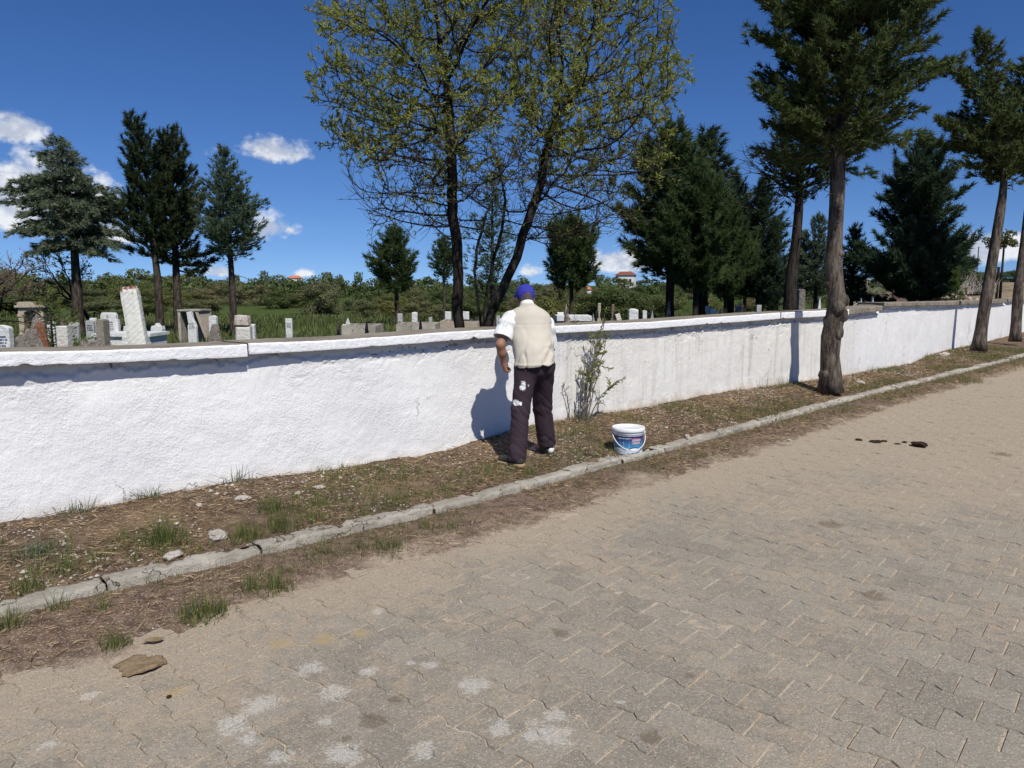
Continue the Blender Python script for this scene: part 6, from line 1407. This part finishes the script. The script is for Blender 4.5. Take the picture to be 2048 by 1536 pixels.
        O = Field(c0 + (-.24, -.24, -.02), c0 + (.24, .28, .06), .005); O.cone(tr(0, -.055, .018), tr(0, .07, .018), .045, .048, 0).cone(tr(0, .06, .018), tr(.005, .165, .018), .048, .042, .02); O.cut(c0 + (0, 0, -.004), (0, 0, -1)).cut(c0 + (0, 0, .030), (0, 0, 1)); obj('sole', O.mesh('sole', M_SOLE if i == 0 else M_SHOE, 1), sh)
        P_ = Field(c0 + (-.24, -.24, -.01), c0 + (.24, .28, .15), .0045)
        if i == 0: P_.cone(tr(-.026, .0, .052), tr(-.030, .075, .060), .016, .010, .0).cone(tr(-.028, .06, .058), tr(-.022, .12, .048), .012, .007, .0)
        else: P_.cone(tr(.0, -.070, .055), tr(.02, -.055, .062), .030, .026, .01)
        obj('side_stripe' if i == 0 else 'heel_patch', P_.mesh('patch', M_WHITE, 1), sh)
build_painter()

# ------------------------------------------------------------------ paint bucket
def build_bucket():
    q = on_z(1262, 906, .10); z = float(verge_z(np.array(q[0]), np.array(q[1] + .13), False)); c = (q[0], q[1] + .19, z - .004)
    e = thing('paint_bucket', 'white plastic paint bucket with a blue label and lid, by the kerb', 'bucket', c, 0)
    M_PL = mat('white_plastic', lambda nt: dict(color=nt.mix(nt.step(nt.noise(nt.obj(), 26, 4), .55, .7, 0, .5), (.70, .71, .71), (.60, .58, .53)), rough=.4, spec=.4))
    R0, R1, Hh = .132, .150, .255
    a = Acc().lathe([(0, 0), (R0 - .008, 0), (R0, .006), (R0 + .002, .03), (R1 - .003, .20), (R1 + .003, .205), (R1 + .003, .222), (R1 - .001, .226), (R1, Hh - .012)], 48); obj('body', a.mesh('body', M_PL, True), e)
    a = Acc().lathe([(R1 + .001, .224), (R1 + .011, .226), (R1 + .013, .236), (R1 + .012, .255), (R1 + .008, .262), (R1 - .002, .264), (R1 - .010, .259), (R1 - .016, .252), (0, .251)], 48); obj('lid', a.mesh('lid', M_PL, True), e)
    # printed label wrapped round the front
    def m_label(nt):
        p = nt.obj(); x, y, zz = nt.sep(p); an = nt.m('ARCTAN2', x, nt.m('MULTIPLY', y, -1)); v = nt.m('DIVIDE', zz, .2); n = nt.noise(nt.map(p, (60, 60, 60)), 1, 3, .7)
        sky_ = nt.mix(nt.step(v, .35, .9), (.05, .24, .46), (.012, .020, .12)); drip = nt.noise(nt.map(nt.comb(an, zz, 0), (14, 5, 1)), 1, 3, .7)
        c = nt.mix(nt.m('MULTIPLY', nt.step(drip, .55, .68), nt.step(v, .92, .45)), sky_, (.50, .66, .76))
        wv = nt.m('ADD', .335, nt.m('MULTIPLY', nt.m('SINE', nt.m('MULTIPLY', an, 5)), .05)); c = nt.mix(nt.step(v, nt.m('ADD', wv, .045), nt.m('ADD', wv, .01)), c, (.010, .030, .075)); c = nt.mix(nt.step(v, wv, nt.m('SUBTRACT', wv, .03)), c, (.62, .70, .74))
        rows = nt.m('LESS_THAN', nt.m('FRACT', nt.m('MULTIPLY', v, 22)), .5); c = nt.mix(nt.m('MULTIPLY', nt.m('MULTIPLY', rows, nt.step(n, .48, .56)), nt.m('MULTIPLY', nt.m('LESS_THAN', v, .27), nt.m('MULTIPLY', nt.m('GREATER_THAN', v, .10), .7))), c, (.06, .13, .34))
        k = nt.m('ABSOLUTE', nt.m('SUBTRACT', an, .42)); lab = nt.m('MULTIPLY', nt.m('LESS_THAN', k, .33), nt.m('MULTIPLY', nt.m('LESS_THAN', v, .86), nt.m('GREATER_THAN', v, .56))); c = nt.mix(nt.m('MULTIPLY', lab, nt.step(nt.noise(nt.map(nt.comb(an, zz, 0), (19, 110, 1)), 1, 2), .46, .54)), c, (.68, .30, .36))
        c = nt.mix(nt.m('GREATER_THAN', v, .955), c, (.66, .67, .68)); sp = nt.step(nt.noise(p, 42, 4, .7), .62, .70); c = nt.mix(nt.m('MULTIPLY', sp, .8), c, (.68, .68, .66))
        return dict(color=c, rough=.35, spec=.4)
    n = 40; th = np.linspace(-1.35, 1.35, n); V = []
    for zz in (.012, .06, .11, .16, .195):
        r = R0 + (R1 - R0) * zz / .20 * .98 + .0022
        for t in th: V.append((math.sin(t) * r, -math.cos(t) * r, zz))
    lb = obj('label', mesh('label', V, grid_faces(5, n)[:, ::-1], mat('bucket_label', m_label), True), e)
    # white lettering strokes on the label, too worn to read
    a = Acc(); rng = np.random.default_rng(5)
    for t0, t1, z0, h in ((-.85, .05, .168, .016), (-.8, -.1, .062, .022), (.15, .75, .150, .02), (.2, .7, .122, .016)):
        t = t0
        while t < t1:
            w = rng.uniform(.03, .06); r = R0 + (R1 - R0) * z0 / .2 + .0045
            for s in range(2 if rng.random() < .6 else 1): tt = t + s * w * .45; hh = h * rng.uniform(.6, 1); V = [(math.sin(q) * r, -math.cos(q) * r, zz) for q in (tt, tt + w * .22) for zz in (z0 - hh/2, z0 + hh/2)]; a.add(V, np.array([[0, 2, 3, 1]]))
            V = [(math.sin(q) * r, -math.cos(q) * r, zz) for q in (t, t + w * .6) for zz in (z0 + h * .25, z0 + h * .42)]; a.add(V, np.array([[0, 2, 3, 1]])); t += w
    o = obj('lettering', a.mesh('lettering', mat('worn_white_print', lambda nt: dict(color=(.66, .68, .70), rough=.4))), lb); o['kind'] = 'stuff'
    # bail handle hanging down in front
    ph = np.linspace(math.pi, 2 * math.pi, 26); R = R1 + .012; a = Acc(); pts = []
    for t in ph:
        k = math.sin(t); pts.append((math.cos(t) * R * (1 + .03 * -k), -abs(k) * (R + .005) * .99 - .01 * abs(k), .205 + k * .145))
    P = np.array(pts); r_need = R0 + (R1 - R0) * np.clip(P[:, 2], 0, .2) / .2 + .010; rr = np.linalg.norm(P[:, :2], axis=1); P[:, :2] *= np.maximum(1, r_need / rr)[:, None]; a.tube(P, .0042, 8); hd = obj('handle', a.mesh('handle', M_PL, True), e); hd.rotation_euler = (0, 0, 0.12)
    g = Acc().tube(P[11:15], .0085, 10); obj('grip', g.mesh('grip', M_PL, True), hd)
    for s in (-1, 1): obj('ear', Acc().tube([(s * (R1 - .004), 0, .205), (s * (R1 + .017), 0, .205)], .014, 12).mesh('ear', M_PL, True), e)
build_bucket()

# ------------------------------------------------------------------ shrub at the wall, weeds, tufts, stones, droppings
def build_small():
    rng = np.random.default_rng(44)
    q = on_z(1163, 852, .12); b = np.array([q[0], q[1], float(verge_z(q[0], q[1], False))]); e = thing('almond_sapling', 'thin-stemmed almond sapling with leafy shoots beside the painter', 'sapling', b)
    w, LP, LD = Acc(), [], []; Y = b[1]; k = Y / FPX
    S = [((1150, 850), (1146, 740), (1147, 640), .5, 1), ((1168, 850), (1172, 740), (1188, 690), 1.2, 1), ((1172, 850), (1185, 760), (1205, 665), 1.5, 1), ((1166, 850), (1178, 730), (1206, 640), .8, 1), ((1175, 850), (1192, 770), (1213, 690), 1.2, 1), ((1178, 850), (1200, 800), (1238, 773), 1.6, 1), ((1160, 850), (1160, 790), (1166, 740), .4, 0), ((1140, 845), (1132, 800), (1124, 780), .1, 0), ((1170, 850), (1180, 780), (1190, 720), 1.4, 1), ((1165, 850), (1172, 800), (1182, 745), .8, 1), ((1163, 850), (1166, 810), (1163, 770), .1, 0)]
    for (a0, a1, a2, lf, g) in S:
        dy = rng.normal(0, .07); p0 = np.array([(a0[0] - 1163) * k, dy * .5, -.02]); p1 = np.array([(a1[0] - 1163) * k, dy, (852 - a1[1]) * k]); p2 = np.array([(a2[0] - 1163) * k, dy * 1.6, (852 - a2[1]) * k])
        P = [p0 * (1-t)**2 + p1 * 2*t*(1-t) + p2 * t*t + rng.normal(0, .006, 3) for t in np.linspace(0, 1, 10)]; w.tube(P, np.linspace(.0085, .003, 10), 6, cap=False); D = unit(p2 - p0)
        for t in range(int(7 + 5 * g)):
            j = rng.integers(3, 10); d = unit(D + rng.normal(0, .7, 3)); l = rng.uniform(.05, .15); w.tube([P[j], P[j] + d * l * .5, P[j] + d * l + rng.normal(0, .008, 3)], [.0035, .0028, .0016], 4, cap=False)
            hgt_ = P[j][2]; f = 1 if (.28 < hgt_ < .92) else .25
            for s in range(rng.poisson(9 * lf * f)): LP.append(P[j] + d * l * rng.uniform(.1, 1)); LD.append(unit(d + rng.normal(0, .6, 3) + np.array([0, 0, .3])))
    V, Fq = leaf_quads(np.array(LP), np.array(LD), rng.uniform(.032, .062, len(LP)), rng.uniform(.010, .017, len(LP)), rng); f = Acc(); f.add(V, Fq)
    obj('stems', w.mesh('stems', mat('grey_stem', lambda nt: dict(color=(.13, .11, .095), rough=.9)), True), e); obj('leaves', f.mesh('leaves', mat('sapling_leaf', m_leaf((.15, .18, .05), (.30, .31, .09), (.33, .31, .11), .4))), e)
    V, Fq = blades(np.concatenate([rng.normal(0, .07, (160, 2)), np.zeros((160, 1))], 1), rng.uniform(.04, .13, 160), .006, rng, .8, 2); obj('base_tuft', Acc().add(V, Fq).mesh('base_tuft', M_GRASS_GREY), e)

    def tuft(px, py, wpx, h, n, label, m=M_GRASS, lean=.35, bw=.005, name='grass_tuft'):
        q = on_z(px, py, .06); u, v = uv_of(q[0], q[1]); on_v = v > kerb_v(u) + KERB_W * .5; z = float(verge_z(q[0], q[1], False)) if on_v else .012
        if on_v: q = on_z(px, py, z); z = float(verge_z(q[0], q[1], False))
        r = wpx / FPX * q[1] / 2; n = int(n * (1.25 if px < 1800 else 2.4)); h = h * (1.25 if px < 700 else 1.05); P = np.concatenate([rng.normal(0, r * .5, (n, 2)), np.full((n, 1), -.015)], 1); V, Fq = blades(P, h * rng.uniform(.35, 1.35, n) * np.exp(-.5 * (np.linalg.norm(P[:, :2], axis=1) / r) ** 2).clip(.45, 1), bw * .82, rng, lean, 3)
        tag(obj(name, Acc().add(V, Fq).mesh(name, m), None, (q[0], q[1], z), 0), label, 'grass' if name == 'grass_tuft' else 'weed', None)
    T = [(330, 1085, 95, .17, 240, 'biggest bright green grass tuft near the left on the verge'), (490, 1075, 70, .13, 130, 'grass tuft right of the biggest green tuft on the verge'), (540, 1020, 60, .14, 130, 'tall grass tuft in the middle of the left verge'), (560, 1055, 50, .14, 90, 'grass tuft just below the tall middle one'), (640, 1010, 50, .10, 80, 'grass tuft left of centre on the verge'), (135, 1140, 70, .09, 100, 'low grass tuft behind the kerb near the left edge'), (60, 1180, 80, .10, 130, 'spiky grass tuft behind the kerb at the left edge'),
         (20, 1245, 60, .13, 90, 'grass tuft before the kerb at the left edge'), (115, 1210, 50, .11, 60, 'sparse grass tuft growing up the kerb front near the left'), (205, 1210, 40, .11, 45, 'small grass tuft against the kerb front below the crack'), (390, 1215, 90, .12, 150, 'wide grass tuft before the kerb, left of the paired tufts'), (430, 1205, 60, .10, 90, 'grass tuft touching the wide one before the kerb'), (500, 1165, 60, .10, 90, 'grass tuft before the kerb below the biggest verge tuft'), (555, 1160, 60, .11, 110, 'dense grass tuft before the kerb left of the middle'), (225, 1270, 60, .09, 90, 'round grass tuft alone in the road-edge dirt'), (780, 1085, 80, .11, 150, 'dense grass tuft before the kerb below the bend'), (720, 1090, 60, .10, 80, 'grass tuft before the kerb left of the dense one'), (650, 1095, 50, .09, 60, 'thin grass tuft before the kerb by a worn kerbstone'), (850, 1045, 40, .10, 60, 'grass tuft at the kerb joint left of the painter'), (800, 1000, 60, .08, 80, 'short grass tuft on the verge left of the painter'), (890, 985, 60, .07, 70, 'short grass patch on the verge below the painter shadow'), (975, 940, 45, .09, 80, "grey-green tuft by the painter's left shoe"), (1060, 950, 50, .09, 90, "tuft right below the painter's left shoe"), (1225, 925, 40, .07, 50, 'small tuft below the paint bucket'), (1320, 890, 50, .07, 70, 'small tuft right of the paint bucket'), (1540, 838, 70, .10, 110, 'green tuft behind the kerb left of the nearest cypress'), (1690, 800, 60, .08, 80, 'green tuft just right of the nearest cypress foot'), (1940, 758, 70, .12, 130, 'lush green tuft over the kerb near the right edge'), (1990, 715, 100, .14, 200, 'lush long grass patch below the third cypress'), (1900, 725, 70, .10, 100, 'green grass patch left of the lush long grass'), (1640, 835, 40, .08, 60, 'tuft growing over the kerb before the nearest cypress')]
    for t in T: tuft(*t)
    for t in [(155, 1020, 95, .09, 130, 'grey-green weed clump at the wall foot near the left edge'), (300, 995, 45, .11, 60, 'dark upright weed pair at the wall foot'), (470, 962, 70, .13, 110, 'grey-green weed at the wall foot under the coping joint'), (75, 1105, 110, .08, 200, 'spreading grey-green weed on the left verge')]: tuft(*t, m=M_GRASS_GREY, lean=.7, bw=.007, name='weed')
    for t in [(1515, 775, 60, .34, 46, 'tall dry grass sprig against the wall left of the nearest cypress'), (1568, 772, 50, .19, 50, 'short dry grass sprig between tall sprig and cypress'), (1745, 745, 50, .16, 60, 'dry sprig at the wall foot right of the nearest cypress'), (1790, 738, 50, .14, 60, 'grey weed at the wall foot further right'), (1850, 712, 60, .16, 70, 'grey weed by the wall near the second cypress')]: tuft(*t, m=M_GRASS_GREY, lean=.4, bw=.006, name='weed')

    # pebbles and rubble of the verge
    def pebble(s): 
        d = unit(np.array([[1,0,0],[.3,1,0],[-.9,.5,0],[-.5,-.9,0],[.6,-.8,0],[0,0,1.],[0,0,-1]])) * rng.uniform(.65, 1.2, (7, 1)); d[:, 2] *= .7; return d * s
    PF = np.array([[0,1,5],[1,2,5],[2,3,5],[3,4,5],[4,0,5],[1,0,6],[2,1,6],[3,2,6],[4,3,6],[0,4,6]]); a = Acc(); n = 9000
    u = -.5 + 22 * rng.random(n) ** 1.2; kv = kerb_v(u) + KERB_W; t = rng.random(n); v = kv + (wall_v(u) - kv - .02) * t; X, Yy = xy_of(u, v); d = fbm(np.stack([X, Yy], -1) * 1.2, 3, 87) + .55 * t - .35 + .3 * np.exp(-((u - 3.3) / 1.5) ** 2) + .25 * np.exp(-((u - 9) / 2.5) ** 2); ok = d > .03; X, Yy = X[ok], Yy[ok]; Z = verge_z(X, Yy)
    for x, y, z in zip(X, Yy, Z): s = rng.uniform(.004, .012) * (1 if rng.random() < .92 else 1.8) * (1 + .03 * y); R = np.array(Matrix.Rotation(rng.uniform(0, 6.28), 3, 'Z')); a.add(pebble(s) @ R.T + (x, y, z + s * .25), PF)
    for i in range(420):
        uu = rng.uniform(-.5, 16); s_ = rng.random() ** 1.5 * 1.1 + .06; x, y = xy_of(uu, kerb_v(uu) - s_); s = rng.uniform(.003, .008); a.add(pebble(s) + (x, y, .012 * (s_ < .5) + s * .5), PF)
    M_PEB = mat('pale_pebbles', lambda nt: dict(color=nt.mix(nt.island(), (.11, .08, .055), (.50, .45, .385)), rough=.95))
    tag(obj('pebbles', a.mesh('pebbles', M_PEB)), 'pale pebbles and plaster crumbs scattered over the verge', 'pebbles', kind='stuff')
    M_ROCKW = mat('pale_field_stone', m_stone((.50, .46, .40), (.34, .29, .23), None, 16, .6))
    for i, (px, py, wpx, lab) in enumerate([(485, 1010, 30, 'pale stone on the verge under the coping joint'), (400, 1025, 18, 'small pale stone left of the paler big one'), (205, 1028, 22, 'flat pale stone on the verge near the left weed'), (435, 1078, 55, 'broad flat half-buried stone behind the kerb'), (345, 1115, 44, 'flat whitish stone below the biggest grass tuft'), (595, 998, 20, 'pale stone in the rubble left of the painter'), (640, 985, 22, 'brownish stone in the rubble left of the painter'), (1068, 905, 22, "white stone between the painter's shoes"), (1375, 872, 16, 'white pebble on the verge right of the bucket'), (1720, 770, 20, 'white flat stone right of the nearest cypress'), (1888, 718, 22, 'white flat chip near the second cypress'), (730, 1075, 20, 'brown stone leaning on the kerb'), (1578, 868, 10, 'white pebble on the road edge')]):
        z = .08 if py < 1130 else .02; q = on_z(px, py, z); u, v = uv_of(q[0], q[1]); z = float(verge_z(q[0], q[1])) if v > kerb_v(u) + .05 else .01; s = wpx / FPX * q[1]
        o = obj('stone', rock_mesh(s, s * .7, s * .42, 200 + i, M_ROCKW, .25), None, (q[0], q[1], z - s * .12), rng.uniform(0, 6)); tag(o, lab, 'stone')
    # droppings on the road
    M_DUNG = mat('dark_dung', m_stone((.055, .036, .020), (.028, .018, .011), (.11, .075, .040), 60, .7)); M_DRY = mat('dried_dung', m_stone((.36, .26, .15), (.22, .15, .085), (.42, .33, .20), 26, .8))
    for i, (px, py, wpx, lab) in enumerate([(1838, 893, 34, 'biggest dark dropping on the road at the right'), (1718, 881, 14, 'small dark dropping, leftmost on the road'), (1752, 884, 26, 'long flat dropping between the leftmost and biggest'), (1768, 883, 12, 'dark dropping lump at the end of the long flat one'), (1809, 885, 10, 'tiny dropping left of the biggest one'), (1795, 888, 14, 'thin flat dropping crumb beside the tiny one')]):
        q = on_z(px, py); s = wpx / FPX * q[1]; flat_ = .34 if i in (0, 1, 3, 4) else .16
        tag(obj('dropping', rock_mesh(s, s * .8, s * flat_, 300 + i, M_DUNG, .4), None, (q[0], q[1], -.004), rng.uniform(0, 6)), lab, 'dropping')
    q = on_z(280, 1333); th = np.linspace(0, 2 * math.pi, 40, endpoint=False); rr = .088 * (1 + .25 * vn(np.stack([np.cos(th) * 1.6, np.sin(th) * 1.6], -1), 4) + .12 * vn(np.stack([np.cos(th) * 6, np.sin(th) * 6], -1), 9)); V = [(0, 0, .008)]
    for f, zz in ((.5, .009), (.85, .008), (1, .006), (.99, -.002)):
        for t, r in zip(th, rr): lift = .022 * max(0, math.cos(t + .75)) ** 3 if f >= .85 else 0; V.append((math.cos(t) * r * f * 1.15, math.sin(t) * r * f, zz + lift * (1 if zz > 0 else .75)))
    k = 40; i = np.arange(k); j = (i + 1) % k; Fq = np.concatenate([np.stack([1 + a_*k + i, 1 + (a_+1)*k + i, 1 + (a_+1)*k + j, 1 + a_*k + j], 1) for a_ in range(3)]); Ft = np.stack([np.zeros(k, int), 1 + i, 1 + j], 1)
    tag(obj('dried_dung', mesh('dried_dung', V, [Fq, Ft], M_DRY, True), None, (q[0], q[1], .004), 0), 'flat crust of dried dung lifting at its edge, lower left', 'dung')
    q = on_z(308, 1287); tag(obj('bark_chip', rock_mesh(.08, .045, .014, 410, M_DRY, .3), None, (q[0], q[1], .014), .4), 'small tan chip on the dirt above the dried dung', 'chip')
    q = on_z(338, 1397); tag(obj('dropping', rock_mesh(.022, .014, .014, 411, M_DUNG, .3), None, (q[0], q[1], .001), .4), 'tiny dark lump on the blocks right of the dried dung', 'dropping')
build_small()
